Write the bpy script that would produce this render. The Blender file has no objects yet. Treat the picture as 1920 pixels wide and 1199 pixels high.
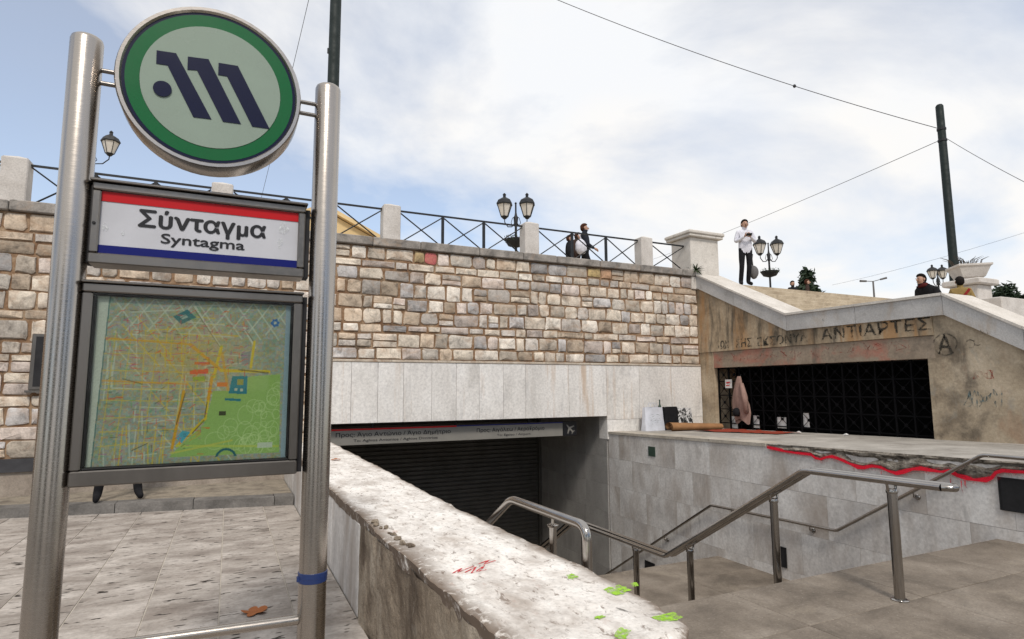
import bpy, math, random
import numpy as np
from mathutils import Vector, Matrix
R = math.radians
rnd = random.Random(11)
scn = bpy.context.scene
COL = scn.collection

# ------------------------------------------------------------------ camera
F_PX, TILT, ROLL, YAW = 1115.0, R(6.55), R(-0.28), R(25.32)
CAM = (0.0, 0.0, 1.6)
cd = bpy.data.cameras.new('camera'); cam = bpy.data.objects.new('camera', cd); COL.objects.link(cam)
cd.sensor_width = 36.0; cd.lens = 36.0 * F_PX / 1920.0; cd.clip_start = 0.05; cd.clip_end = 5000
cam.matrix_world = Matrix.Translation(CAM) @ Matrix.Rotation(-YAW, 4, 'Z') @ Matrix.Rotation(R(90) + TILT, 4, 'X') @ Matrix.Rotation(ROLL, 4, 'Z')
scn.camera = cam

# ------------------------------------------------------------------ world and sun
SUN_EL, SUN_AZ = R(48), R(196)       # azimuth measured clockwise from +Y
w = bpy.data.worlds.new('World'); scn.world = w; w.use_nodes = True
nt = w.node_tree; nt.nodes.clear()
def wn(t, **k):
    n = nt.nodes.new(t)
    for a, b in k.items(): setattr(n, a, b)
    return n
wo = wn('ShaderNodeOutputWorld'); mixs = wn('ShaderNodeMixShader'); b1 = wn('ShaderNodeBackground'); b2 = wn('ShaderNodeBackground')
sky = wn('ShaderNodeTexSky', sky_type='NISHITA', sun_disc=False, sun_elevation=SUN_EL, sun_rotation=SUN_AZ, air_density=1.0, dust_density=0.5, ozone_density=2.0)
b1.inputs[1].default_value = 0.15
tc = wn('ShaderNodeTexCoord'); sep = wn('ShaderNodeSeparateXYZ'); mx = wn('ShaderNodeMath', operation='MAXIMUM'); mx.inputs[1].default_value = 0.0
ad = wn('ShaderNodeMath', operation='ADD'); ad.inputs[1].default_value = 0.28
dv = wn('ShaderNodeVectorMath', operation='DIVIDE'); cmb = wn('ShaderNodeCombineXYZ')
L = nt.links.new
L(tc.outputs['Generated'], sep.inputs[0]); L(sep.outputs[2], mx.inputs[0]); L(mx.outputs[0], ad.inputs[0])
for i in range(3): L(ad.outputs[0], cmb.inputs[i])
L(tc.outputs['Generated'], dv.inputs[0]); L(cmb.outputs[0], dv.inputs[1])
mp = wn('ShaderNodeMapping'); mp.inputs['Location'].default_value = (1.2, -7.7, 9.3); L(dv.outputs[0], mp.inputs[0])
n1 = wn('ShaderNodeTexNoise'); n1.inputs['Scale'].default_value = 0.6; n1.inputs['Detail'].default_value = 9; n1.inputs['Roughness'].default_value = 0.55; n1.inputs['Distortion'].default_value = 0.35
L(mp.outputs[0], n1.inputs['Vector'])
cr = wn('ShaderNodeValToRGB'); cr.color_ramp.elements[0].position = 0.42; cr.color_ramp.elements[1].position = 0.535
cr.color_ramp.elements[0].color = (0.30, 0.30, 0.30, 1); cr.color_ramp.elements[1].color = (1, 1, 1, 1)
L(n1.outputs[0], cr.inputs[0])
n2 = wn('ShaderNodeTexNoise'); n2.inputs['Scale'].default_value = 2.3; n2.inputs['Detail'].default_value = 8; L(mp.outputs[0], n2.inputs['Vector'])
cr2 = wn('ShaderNodeValToRGB'); cr2.color_ramp.elements[0].position = 0.36; cr2.color_ramp.elements[1].position = 0.60
cr2.color_ramp.elements[0].color = (0.95, 0.965, 0.99, 1); cr2.color_ramp.elements[1].color = (1.0, 0.985, 0.965, 1)
L(n2.outputs[0], cr2.inputs[0]); L(cr2.outputs[0], b2.inputs[0]); b2.inputs[1].default_value = 0.90
L(sky.outputs[0], b1.inputs[0]); L(cr.outputs[0], mixs.inputs[0]); L(b1.outputs[0], mixs.inputs[1]); L(b2.outputs[0], mixs.inputs[2]); L(mixs.outputs[0], wo.inputs[0])
sl = bpy.data.lights.new('sun', 'SUN'); sl.energy = 2.1; sl.angle = R(10); sl.color = (1.0, 0.93, 0.84)
so = bpy.data.objects.new('sun', sl); COL.objects.link(so)
sd = Vector((math.sin(SUN_AZ) * math.cos(SUN_EL), math.cos(SUN_AZ) * math.cos(SUN_EL), math.sin(SUN_EL)))
so.rotation_euler = sd.to_track_quat('Z', 'Y').to_euler(); so.location = (0, -5, 30)
vs = scn.view_settings; vs.view_transform = 'Standard'; vs.look = 'None'; vs.exposure = 0.14; vs.gamma = 1.0; vs.use_curve_mapping = False
scn.render.engine = 'CYCLES'; scn.render.resolution_x = 1024; scn.render.resolution_y = 639

# ------------------------------------------------------------------ pixel -> place helpers (a pixel gives a direction, a known plane the distance)
def ray(u, v):
    xr = (u - 960) / F_PX; yr = (v - 599.5) / F_PX
    xc = xr * math.cos(ROLL) + yr * math.sin(ROLL); yc = -xr * math.sin(ROLL) + yr * math.cos(ROLL)
    fy = math.cos(TILT) + yc * math.sin(TILT); z = math.sin(TILT) - yc * math.cos(TILT)
    return Vector((xc * math.cos(YAW) + fy * math.sin(YAW), -xc * math.sin(YAW) + fy * math.cos(YAW), z))
def onZ(u, v, z): d = ray(u, v); return Vector(CAM) + d * ((z - CAM[2]) / d.z)
def onY(u, v, y): d = ray(u, v); return Vector(CAM) + d * (y / d.y)
def onX(u, v, x): d = ray(u, v); return Vector(CAM) + d * (x / d.x)
def atD(u, v, dep):
    d = ray(u, v); f = d.x * math.sin(YAW) + d.y * math.cos(YAW); return Vector(CAM) + d * (dep / f)

# ------------------------------------------------------------------ objects
WL = {}
def wloc(o): return WL.get(o.name, Vector((0, 0, 0)))
def tag(o, label=None, cat=None, group=None, kind=None):
    if label: o['label'] = label
    if cat: o['category'] = cat
    if group: o['group'] = group
    if kind: o['kind'] = kind
    return o
def empty(name, loc, label=None, cat=None, group=None, kind=None):
    o = bpy.data.objects.new(name, None); o.empty_display_size = 0.1; o.location = loc; COL.objects.link(o)
    WL[o.name] = Vector(loc); return tag(o, label, cat, group, kind)
def link(name, me, parent=None, off=None):
    o = bpy.data.objects.new(name, me); COL.objects.link(o)
    base = Vector((0, 0, 0))
    if parent is not None: o.parent = parent; base = wloc(parent)
    if off is not None: o.location = Vector(off) - base
    WL[o.name] = Vector(off) if off is not None else base
    return o

class MB:
    def __init__(s): s.v = []; s.f = []; s.m = []; s.c = None; s.mi = 0
    def add(s, vs, fs):
        b = len(s.v); s.v += [tuple(p) for p in vs]; s.f += [tuple(i + b for i in f) for f in fs]; s.m += [s.mi] * len(fs); return s
    def box(s, x0, x1, y0, y1, z0, z1, rot=None, c=None):
        vs = [(x, y, z) for z in (z0, z1) for y in (y0, y1) for x in (x0, x1)]
        if rot is not None:
            c = Vector(c or ((x0 + x1) / 2, (y0 + y1) / 2, (z0 + z1) / 2)); vs = [tuple(rot @ (Vector(p) - c) + c) for p in vs]
        return s.add(vs, [(0, 2, 3, 1), (4, 5, 7, 6), (0, 1, 5, 4), (1, 3, 7, 5), (3, 2, 6, 7), (2, 0, 4, 6)])
    def bbox(s, x0, x1, y0, y1, z0, z1, b=0.006):
        # box with chamfered edges: four stacked eight-sided outlines
        vs = []; fs = []
        for z, i in ((z0, b), (z0 + b, 0), (z1 - b, 0), (z1, b)):
            a0, a1, c0, c1 = x0 + i, x1 - i, y0 + i, y1 - i
            vs += [(a0 + b, c0, z), (a1 - b, c0, z), (a1, c0 + b, z), (a1, c1 - b, z), (a1 - b, c1, z), (a0 + b, c1, z), (a0, c1 - b, z), (a0, c0 + b, z)]
        for r in range(3):
            for k in range(8): p = r * 8 + k; q = r * 8 + (k + 1) % 8; fs.append((p, q, q + 8, p + 8))
        fs.append(tuple(reversed(range(8)))); fs.append(tuple(range(24, 32)))
        return s.add(vs, fs)
    def tube(s, pts, r, n=10, cap=True):
        pts = [Vector(p) for p in pts]; N = len(pts); rs = r if isinstance(r, (list, tuple)) else [r] * N
        vs = []; fs = []; up = None
        for i, p in enumerate(pts):
            t = (pts[min(i + 1, N - 1)] - p).normalized() + (p - pts[max(i - 1, 0)]).normalized() if 0 < i < N - 1 else (pts[min(i + 1, N - 1)] - pts[max(i - 1, 0)])
            t = t.normalized() if t.length > 1e-9 else Vector((0, 0, 1))
            if up is None:
                up = Vector((0, 0, 1)) if abs(t.z) < 0.9 else Vector((1, 0, 0))
            a = t.cross(up)
            if a.length < 1e-6: a = t.orthogonal()
            a.normalize(); b = a.cross(t); up = b
            k = 1.0
            if 0 < i < N - 1:
                d = (pts[i + 1] - p).normalized(); k = min(1.0 / max(d.dot(t), 0.5), 1.6)
            bd = None
            for j in range(n):
                an = 2 * math.pi * j / n
                vs.append(p + (a * math.cos(an) + b * math.sin(an)) * rs[i] * (1.0 + (k - 1) * 0.6))
        for i in range(N - 1):
            for j in range(n):
                q = (j + 1) % n; fs.append((i * n + j, i * n + q, (i + 1) * n + q, (i + 1) * n + j))
        if cap: fs.append(tuple(reversed(range(n)))); fs.append(tuple(range((N - 1) * n, N * n)))
        return s.add(vs, fs)
    def lathe(s, prof, n=20, c=(0, 0, 0), M=None, ang=2 * math.pi):
        vs = []; fs = []
        for r, z in prof:
            for j in range(n): a = ang * j / n; vs.append(Vector((r * math.cos(a), r * math.sin(a), z)))
        for i in range(len(prof) - 1):
            for j in range(n): q = (j + 1) % n; fs.append((i * n + j, i * n + q, (i + 1) * n + q, (i + 1) * n + j))
        if prof[0][0] > 1e-4: fs.append(tuple(reversed(range(n))))
        if prof[-1][0] > 1e-4: fs.append(tuple(range((len(prof) - 1) * n, len(prof) * n)))
        if M is not None: vs = [M @ p for p in vs]
        return s.add([p + Vector(c) for p in vs], fs)
    def prism(s, poly, d):
        # poly: list of 3D points (planar), extruded by d
        n = len(poly); d = Vector(d); p0 = [Vector(p) for p in poly]
        vs = p0 + [p + d for p in p0]
        nrm = Vector((0, 0, 0))
        for i in range(n): nrm += p0[i].cross(p0[(i + 1) % n])
        fs = [tuple(range(n)), tuple(reversed(range(n, 2 * n)))] + [((i + 1) % n, i, i + n, (i + 1) % n + n) for i in range(n)]
        if nrm.dot(d) > 0: fs = [tuple(reversed(f)) for f in fs]
        return s.add(vs, fs)
    def ell(s, c, r, nu=14, nv=9, M=None, v0=-90, v1=90):
        prof = [(math.cos(R(v0 + (v1 - v0) * i / nv)), math.sin(R(v0 + (v1 - v0) * i / nv))) for i in range(nv + 1)]
        S = Matrix.Diagonal((r[0], r[1], r[2])); S = (M @ S) if M is not None else S
        return s.lathe([(max(a, 1e-5), b) for a, b in prof], nu, c, S)
    def ribbon(s, pts, wd, nrm):
        pts = [Vector(p) for p in pts]; nrm = Vector(nrm); vs = []; fs = []
        for i, p in enumerate(pts):
            t = pts[min(i + 1, len(pts) - 1)] - pts[max(i - 1, 0)]; a = nrm.cross(t)
            a = a.normalized() if a.length > 1e-9 else Vector((1, 0, 0))
            ww = wd[i] if isinstance(wd, list) else wd
            vs += [p - a * ww / 2, p + a * ww / 2]
        for i in range(len(pts) - 1): fs.append((2 * i, 2 * i + 1, 2 * i + 3, 2 * i + 2)[::-1])
        return s.add(vs, fs)
    def mesh(s, name, mats, off=None, smooth=False):
        me = bpy.data.meshes.new(name)
        o = off or (0, 0, 0)
        me.from_pydata([(p[0] - o[0], p[1] - o[1], p[2] - o[2]) for p in s.v], [], s.f)
        mats = mats if isinstance(mats, (list, tuple)) else [mats]
        for m in mats: me.materials.append(m)
        if len(mats) > 1: me.polygons.foreach_set('material_index', s.m)
        if s.c is not None:
            at = me.color_attributes.new('tint', 'FLOAT_COLOR', 'POINT'); at.data.foreach_set('color', [x for c in s.c for x in (c[0], c[1], c[2], 1.0)])
        if smooth is not False and smooth is not None:
            me.polygons.foreach_set('use_smooth', [True] * len(me.polygons))
            if smooth is not True: me.set_sharp_from_angle(angle=R(smooth))
        me.update(); return me
    def build(s, name, mats, parent=None, smooth=False):
        if parent is not None:
            return link(name, s.mesh(name, mats, tuple(wloc(parent)), smooth), parent)
        xs = np.array(s.v); off = ((xs[:, 0].min() + xs[:, 0].max()) / 2, (xs[:, 1].min() + xs[:, 1].max()) / 2, xs[:, 2].min())
        off = tuple(float(a) for a in off)
        return link(name, s.mesh(name, mats, off, smooth), None, off)

def copy_tree(o, parent=None):
    c = o.copy(); COL.objects.link(c); c.parent = parent
    for ch in o.children: copy_tree(ch, c)
    return c

# ------------------------------------------------------------------ materials
class NT:
    def __init__(s, name):
        s.m = bpy.data.materials.new(name); s.m.use_nodes = True; s.t = s.m.node_tree; s.b = s.t.nodes['Principled BSDF']; s.out = s.t.nodes['Material Output']
    def n(s, t, **k):
        x = s.t.nodes.new(t)
        for a, b in k.items(): setattr(x, a, b)
        return x
    def l(s, a, b): s.t.links.new(a, b)
    def pos(s, scale=(1, 1, 1), rand=0.0):
        g = s.n('ShaderNodeNewGeometry'); m = s.n('ShaderNodeVectorMath', operation='MULTIPLY'); m.inputs[1].default_value = scale
        s.l(g.outputs['Position'], m.inputs[0]); o = m.outputs[0]
        if rand:
            i = s.n('ShaderNodeObjectInfo'); mm = s.n('ShaderNodeMath', operation='MULTIPLY'); mm.inputs[1].default_value = rand; s.l(i.outputs['Random'], mm.inputs[0])
            a = s.n('ShaderNodeVectorMath', operation='ADD'); s.l(o, a.inputs[0]); s.l(mm.outputs[0], a.inputs[1]); o = a.outputs[0]
        return o
    def noise(s, vec, scale, detail=6, rough=0.6, dist=0.0):
        x = s.n('ShaderNodeTexNoise'); x.inputs['Scale'].default_value = scale; x.inputs['Detail'].default_value = detail; x.inputs['Roughness'].default_value = rough; x.inputs['Distortion'].default_value = dist
        s.l(vec, x.inputs['Vector']); return x.outputs[0]
    def ramp(s, fac, stops):
        x = s.n('ShaderNodeValToRGB'); e = x.color_ramp.elements
        while len(e) < len(stops): e.new(0.5)
        for i, (p, c) in enumerate(stops):
            e[i].position = p; e[i].color = (*c, 1) if isinstance(c, tuple) else (c, c, c, 1)
        s.l(fac, x.inputs[0]); return x.outputs[0]
    def mix(s, fac, a, b, mode='MIX'):
        x = s.n('ShaderNodeMix', data_type='RGBA', blend_type=mode)
        for v, i in ((fac, 0), (a, 6), (b, 7)):
            if hasattr(v, 'is_linked'): s.l(v, x.inputs[i])
            elif isinstance(v, tuple): x.inputs[i].default_value = (*v, 1)
            else: x.inputs[i].default_value = v
        return x.outputs[2]
    def bump(s, h, strength, dist, prev=None):
        x = s.n('ShaderNodeBump'); x.inputs['Strength'].default_value = strength; x.inputs['Distance'].default_value = dist; s.l(h, x.inputs['Height'])
        if prev is not None: s.l(prev, x.inputs['Normal'])
        return x.outputs[0]
    def done(s, col=None, rough=0.8, nrm=None, metal=0.0, spec=0.3):
        if col is not None:
            if isinstance(col, tuple): s.b.inputs['Base Color'].default_value = (*col, 1)
            else: s.l(col, s.b.inputs['Base Color'])
        if hasattr(rough, 'is_linked'): s.l(rough, s.b.inputs['Roughness'])
        else: s.b.inputs['Roughness'].default_value = rough
        s.b.inputs['Metallic'].default_value = metal; s.b.inputs['Specular IOR Level'].default_value = spec
        if nrm is not None: s.l(nrm, s.b.inputs['Normal'])
        return s.m

def rock(name, base, scale=3.0, rand=0.0, stretch=(1, 1, 1), bump=0.5, bd=0.01, fine=45, rough=0.85, layers=(), spec=0.25, pits=None):
    """base: ramp stops. layers: (color, scale, stretch, lo, hi, amount) stains laid over it."""
    t = NT(name); p = t.pos(stretch, rand); n = t.noise(p, scale, 8, 0.62, 0.3)
    c = t.ramp(n, base)
    g = t.noise(t.pos((1, 1, 1), rand), fine, 5, 0.7)
    c = t.mix(0.55, c, t.ramp(g, [(0.25, 0.45), (0.6, 1.0), (0.8, 1.25)]), 'MULTIPLY')
    for k, (lc, ls, st, lo, hi, am) in enumerate(layers):
        q = t.noise(t.pos(st, rand if rand else 0.0), ls, 7, 0.65, 0.4)
        f = t.ramp(q, [(lo, 0.0), (hi, am)])
        c = t.mix(f, c, lc)
    nr = t.bump(t.noise(t.pos((1, 1, 1), rand), scale * 3, 8, 0.65), bump, bd * 2.0)
    nr = t.bump(g, bump * 0.8, bd * 0.5, nr)
    if pits:
        pn = t.noise(t.pos(pits[1], rand), pits[0], 3, 0.5)
        pf = t.ramp(pn, [(pits[2], 0.0), (pits[2] + 0.03, 1.0)])
        c = t.mix(pf, c, pits[3]); nr = t.bump(pf, -1.0 * 0.6, 0.006, nr)
    return t.done(c, rough, nr, 0.0, spec)
def plain(name, col, rough=0.6, metal=0.0, spec=0.4, var=0.25, scale=8, bump=0.1, rand=0.0):
    t = NT(name); n = t.noise(t.pos((1, 1, 1), rand), scale, 6, 0.6)
    c = t.mix(var, col, t.ramp(n, [(0.3, tuple(x * 0.45 for x in col)), (0.7, tuple(min(x * 1.4, 1) for x in col))]))
    r = t.ramp(n, [(0.3, min(rough * 1.25, 1)), (0.7, rough * 0.85)])
    return t.done(c, r, t.bump(t.noise(t.pos((1, 1, 1), rand), scale * 6, 4), bump, 0.004), metal, spec)

MT = {}
RUST = (0.30, 0.13, 0.05); DIRT = (0.10, 0.075, 0.055)
# stones of the wall: colour comes from each stone's own tint
t = NT('wall_stone'); a = t.n('ShaderNodeVertexColor', layer_name='tint'); n = t.noise(t.pos((1, 1, 1)), 7, 8, 0.65, 0.5); g = t.noise(t.pos(), 38, 5, 0.7)
c = t.mix(0.85, a.outputs[0], t.ramp(n, [(0.30, 0.35), (0.48, 0.95), (0.72, 1.3)]), 'MULTIPLY')
c = t.mix(0.45, c, t.ramp(g, [(0.3, 0.45), (0.6, 1.0), (0.8, 1.2)]), 'MULTIPLY')
c = t.mix(t.ramp(t.noise(t.pos((1, 1, 1.6)), 2.6, 8, 0.7, 0.6), [(0.50, 0.0), (0.68, 0.6)]), c, (0.38, 0.24, 0.145))
c = t.mix(t.ramp(t.noise(t.pos((1, 1, 0.35)), 1.5, 9, 0.78), [(0.52, 0.0), (0.68, 0.7)]), c, (0.13, 0.10, 0.08))
nr = t.bump(n, 0.7, 0.03); nr = t.bump(g, 0.6, 0.008, nr); MT['stone'] = t.done(c, 0.88, nr, 0, 0.2)
MT['mortar'] = rock('mortar', [(0.32, (0.17, 0.09, 0.048)), (0.5, (0.29, 0.18, 0.105)), (0.68, (0.42, 0.31, 0.21))], 6, bump=0.7, layers=[((0.09, 0.07, 0.05), 3, (1, 1, 0.5), 0.52, 0.68, 0.7)])
MT['coping'] = rock('coping_stone', [(0.3, (0.17, 0.155, 0.14)), (0.55, (0.32, 0.29, 0.26)), (0.75, (0.46, 0.42, 0.38))], 4, rand=9, bump=0.6, layers=[((0.09, 0.085, 0.08), 5, (1, 1, 1), 0.52, 0.68, 0.7), ((0.35, 0.24, 0.16), 3, (1, 1, 1), 0.56, 0.7, 0.5)])
MT['post'] = rock('white_post_stone', [(0.3, (0.50, 0.46, 0.42)), (0.7, (0.66, 0.62, 0.58))], 3, rand=7, bump=0.2, bd=0.004, layers=[((0.3, 0.25, 0.2), 3, (1, 1, 0.3), 0.58, 0.8, 0.4)])
MT['lintel'] = rock('marble_lintel', [(0.33, (0.60, 0.575, 0.545)), (0.5, (0.73, 0.705, 0.675)), (0.68, (0.80, 0.78, 0.755))], 1.6, rand=13, stretch=(1, 1, 0.5), bump=0.12, bd=0.003, fine=22, rough=0.6,
    layers=[((0.45, 0.30, 0.18), 3.0, (1.3, 1, 0.08), 0.56, 0.72, 0.65), ((0.36, 0.35, 0.35), 6.0, (1, 1, 0.22), 0.55, 0.72, 0.4)])
MT['trim'] = rock('lintel_trim', [(0.3, (0.40, 0.33, 0.26)), (0.7, (0.62, 0.55, 0.46))], 6, rand=5, bump=0.3, layers=[((0.25, 0.13, 0.07), 4, (1, 1, 1), 0.55, 0.7, 0.7)])
MT['gmarble'] = rock('grey_marble', [(0.33, (0.52, 0.50, 0.485)), (0.5, (0.66, 0.64, 0.62)), (0.68, (0.76, 0.75, 0.735))], 1.8, rand=17, stretch=(1, 1, 0.8), bump=0.12, bd=0.003, fine=26, rough=0.55,
    layers=[((0.30, 0.245, 0.20), 1.6, (1, 1, 0.35), 0.47, 0.68, 0.7), ((0.24, 0.225, 0.215), 6, (1, 1, 0.3), 0.56, 0.75, 0.5)])
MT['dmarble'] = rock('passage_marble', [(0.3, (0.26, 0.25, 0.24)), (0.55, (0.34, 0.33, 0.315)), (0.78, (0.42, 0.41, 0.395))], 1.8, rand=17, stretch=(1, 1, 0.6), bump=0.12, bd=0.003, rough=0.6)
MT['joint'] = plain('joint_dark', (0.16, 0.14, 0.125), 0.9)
MT['ledge'] = rock('ledge_cap', [(0.3, (0.34, 0.30, 0.25)), (0.55, (0.46, 0.42, 0.36)), (0.75, (0.58, 0.54, 0.48))], 3, rand=4, bump=0.4, layers=[((0.17, 0.14, 0.115), 5, (1, 1, 1), 0.56, 0.7, 0.6)])
MT['plat'] = rock('platform_top', [(0.3, (0.26, 0.24, 0.215)), (0.55, (0.40, 0.375, 0.34)), (0.75, (0.52, 0.49, 0.45))], 1.8, bump=0.4, layers=[((0.14, 0.12, 0.10), 2.2, (1, 1, 1), 0.54, 0.7, 0.55)])
MT['broken'] = rock('broken_concrete', [(0.34, (0.07, 0.06, 0.05)), (0.46, (0.24, 0.21, 0.175)), (0.66, (0.52, 0.475, 0.41))], 9, stretch=(1, 1, 2.5), bump=1.0, bd=0.03, fine=30)
MT['concrete'] = rock('stained_concrete', [(0.34, (0.24, 0.185, 0.125)), (0.5, (0.43, 0.34, 0.235)), (0.66, (0.56, 0.46, 0.335))], 1.3, bump=0.45, fine=20,
    layers=[((0.38, 0.21, 0.09), 2.4, (1, 1, 0.12), 0.50, 0.62, 0.75), ((0.085, 0.072, 0.055), 3.4, (1, 1, 0.16), 0.53, 0.64, 0.85), ((0.44, 0.41, 0.36), 1.3, (1, 1, 0.6), 0.6, 0.75, 0.4)])
MT['concrete2'] = rock('mottled_concrete', [(0.34, (0.24, 0.19, 0.135)), (0.5, (0.42, 0.345, 0.25)), (0.66, (0.54, 0.455, 0.345))], 1.5, bump=0.5, fine=22,
    layers=[((0.085, 0.07, 0.055), 1.6, (1, 1, 0.7), 0.52, 0.66, 0.75), ((0.33, 0.20, 0.13), 2.3, (1, 1, 0.5), 0.56, 0.68, 0.5), ((0.30, 0.31, 0.29), 3.0, (1, 1, 0.6), 0.58, 0.68, 0.4)])
MT['lintelc'] = rock('red_stained_lintel', [(0.28, (0.20, 0.155, 0.12)), (0.5, (0.31, 0.25, 0.19)), (0.75, (0.40, 0.34, 0.27))], 1.2, bump=0.4, fine=20,
    layers=[((0.42, 0.13, 0.09), 2.1, (1, 0.7, 1), 0.50, 0.66, 0.62), ((0.10, 0.085, 0.07), 3, (1, 1, 0.4), 0.56, 0.72, 0.6)])
MT['cop2'] = rock('grey_marble_coping', [(0.3, (0.40, 0.39, 0.38)), (0.55, (0.50, 0.49, 0.48)), (0.78, (0.58, 0.57, 0.56))], 1.6, rand=9, bump=0.2, bd=0.004, rough=0.6,
    layers=[((0.36, 0.28, 0.20), 2.4, (1, 1, 0.4), 0.53, 0.70, 0.6), ((0.22, 0.2, 0.18), 7, (1, 1, 0.5), 0.58, 0.74, 0.5)])
MT['copcap'] = rock('pale_coping_cap', [(0.3, (0.52, 0.48, 0.43)), (0.7, (0.70, 0.66, 0.61))], 2.0, rand=9, bump=0.25, bd=0.004, layers=[((0.24, 0.20, 0.16), 5, (1, 1, 1), 0.58, 0.74, 0.55)])
MT['steps'] = rock('tan_steps', [(0.3, (0.36, 0.29, 0.21)), (0.55, (0.50, 0.42, 0.31)), (0.75, (0.60, 0.52, 0.41))], 2.5, rand=8, bump=0.3, layers=[((0.17, 0.13, 0.09), 4, (1, 1, 1), 0.58, 0.72, 0.6)])
MT['granite'] = rock('landing_granite', [(0.33, (0.125, 0.104, 0.084)), (0.5, (0.20, 0.168, 0.136)), (0.68, (0.275, 0.238, 0.198))], 1.9, rand=1.5, bump=0.15, bd=0.002, fine=48, rough=0.75,
    layers=[((0.12, 0.105, 0.09), 2.0, (1, 1, 1), 0.55, 0.72, 0.45), ((0.36, 0.31, 0.24), 1.1, (1, 1, 1), 0.58, 0.72, 0.5), ((0.075, 0.065, 0.055), 55, (1, 1, 1), 0.58, 0.68, 0.6), ((0.44, 0.39, 0.33), 50, (1, 1, 1), 0.60, 0.70, 0.5), ((0.04, 0.036, 0.032), 9, (1, 1, 1), 0.74, 0.76, 0.8)])
MT['trav'] = rock('travertine', [(0.34, (0.25, 0.215, 0.19)), (0.5, (0.40, 0.36, 0.325)), (0.66, (0.54, 0.495, 0.455))], 2.6, rand=0.5, stretch=(0.7, 1.6, 1), bump=0.2, bd=0.003, fine=30, rough=0.8,
    layers=[((0.23, 0.205, 0.185), 3.2, (0.7, 1.6, 1), 0.53, 0.70, 0.5), ((0.17, 0.145, 0.125), 1.1, (1, 1, 1), 0.50, 0.68, 0.6), ((0.20, 0.17, 0.145), 5, (1, 1, 1), 0.56, 0.7, 0.45)], pits=(15.0, (0.5, 1.7, 1), 0.63, (0.03, 0.024, 0.02)))
MT['grout'] = rock('pale_grout', [(0.3, (0.38, 0.34, 0.29)), (0.7, (0.62, 0.57, 0.50))], 3)
MT['kerb'] = rock('kerb_stone', [(0.3, (0.10, 0.095, 0.09)), (0.55, (0.18, 0.17, 0.16)), (0.75, (0.27, 0.255, 0.24))], 4, rand=3, bump=0.5)
MT['kerbtop'] = rock('kerb_top', [(0.32, (0.16, 0.135, 0.11)), (0.5, (0.28, 0.245, 0.195)), (0.7, (0.40, 0.35, 0.285))], 5, bump=0.4, layers=[((0.13, 0.1, 0.06), 5, (1, 1, 1), 0.54, 0.7, 0.6)])
MT['plinth'] = rock('wall_plinth', [(0.3, (0.24, 0.2, 0.165)), (0.7, (0.42, 0.365, 0.31))], 2.5, bump=0.35, layers=[((0.13, 0.1, 0.08), 4, (1, 1, 0.3), 0.54, 0.7, 0.5)])
MT['darkband'] = plain('dark_base_band', (0.045, 0.045, 0.05), 0.7)
t = NT('weathered_white_marble'); p_ = t.pos((1.2, 0.7, 1)); n = t.noise(p_, 5.5, 9, 0.65, 0.4); g = t.noise(t.pos(), 42, 6, 0.7)
c = t.ramp(n, [(0.32, (0.50, 0.45, 0.405)), (0.47, (0.74, 0.705, 0.665)), (0.68, (0.82, 0.795, 0.76))]); c = t.mix(0.6, c, t.ramp(g, [(0.28, 0.5), (0.5, 1.05), (0.8, 1.25)]), 'MULTIPLY')
c = t.mix(t.ramp(t.noise(t.pos((1.3, 0.7, 1)), 3.0, 8, 0.7), [(0.47, 0.0), (0.64, 0.65)]), c, (0.38, 0.335, 0.30))
pit = t.ramp(t.noise(t.pos((1.6, 0.8, 1)), 16, 6, 0.7, 0.5), [(0.575, 0.0), (0.64, 0.8)]); c = t.mix(pit, c, (0.19, 0.145, 0.115))
c = t.mix(t.ramp(t.noise(t.pos((1, 0.5, 1)), 11, 5, 0.6), [(0.64, 0.0), (0.72, 0.5)]), c, (0.42, 0.27, 0.22))
a = t.n('ShaderNodeVertexColor', layer_name='tint'); wn_ = t.n('ShaderNodeMath', operation='MULTIPLY'); t.l(a.outputs[0], wn_.inputs[0]); t.l(t.ramp(t.noise(t.pos(), 13, 7, 0.72, 0.4), [(0.34, 0.0), (0.47, 1.0)]), wn_.inputs[1])
c = t.mix(wn_.outputs[0], c, (0.17, 0.13, 0.10))
nr = t.bump(t.noise(t.pos((1.2, 0.7, 1)), 14, 9, 0.7), 0.35, 0.005); nr = t.bump(g, 0.4, 0.003, nr); nr = t.bump(pit, -0.7, 0.008, nr); MT['parapet'] = t.done(c, 0.85, nr, 0, 0.2)
MT['parside'] = rock('broken_parapet_side', [(0.34, (0.15, 0.115, 0.085)), (0.5, (0.31, 0.255, 0.195)), (0.66, (0.46, 0.40, 0.325))], 2.6, stretch=(1, 1, 0.6), bump=1.0, bd=0.02, fine=30,
    layers=[((0.09, 0.065, 0.048), 4.5, (1, 1, 0.35), 0.54, 0.64, 0.8), ((0.44, 0.40, 0.34), 5, (1, 1, 0.5), 0.60, 0.72, 0.6)])
MT['ground'] = rock('plaza_ground', [(0.3, (0.22, 0.205, 0.19)), (0.7, (0.34, 0.32, 0.30))], 1.5, bump=0.3)
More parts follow.
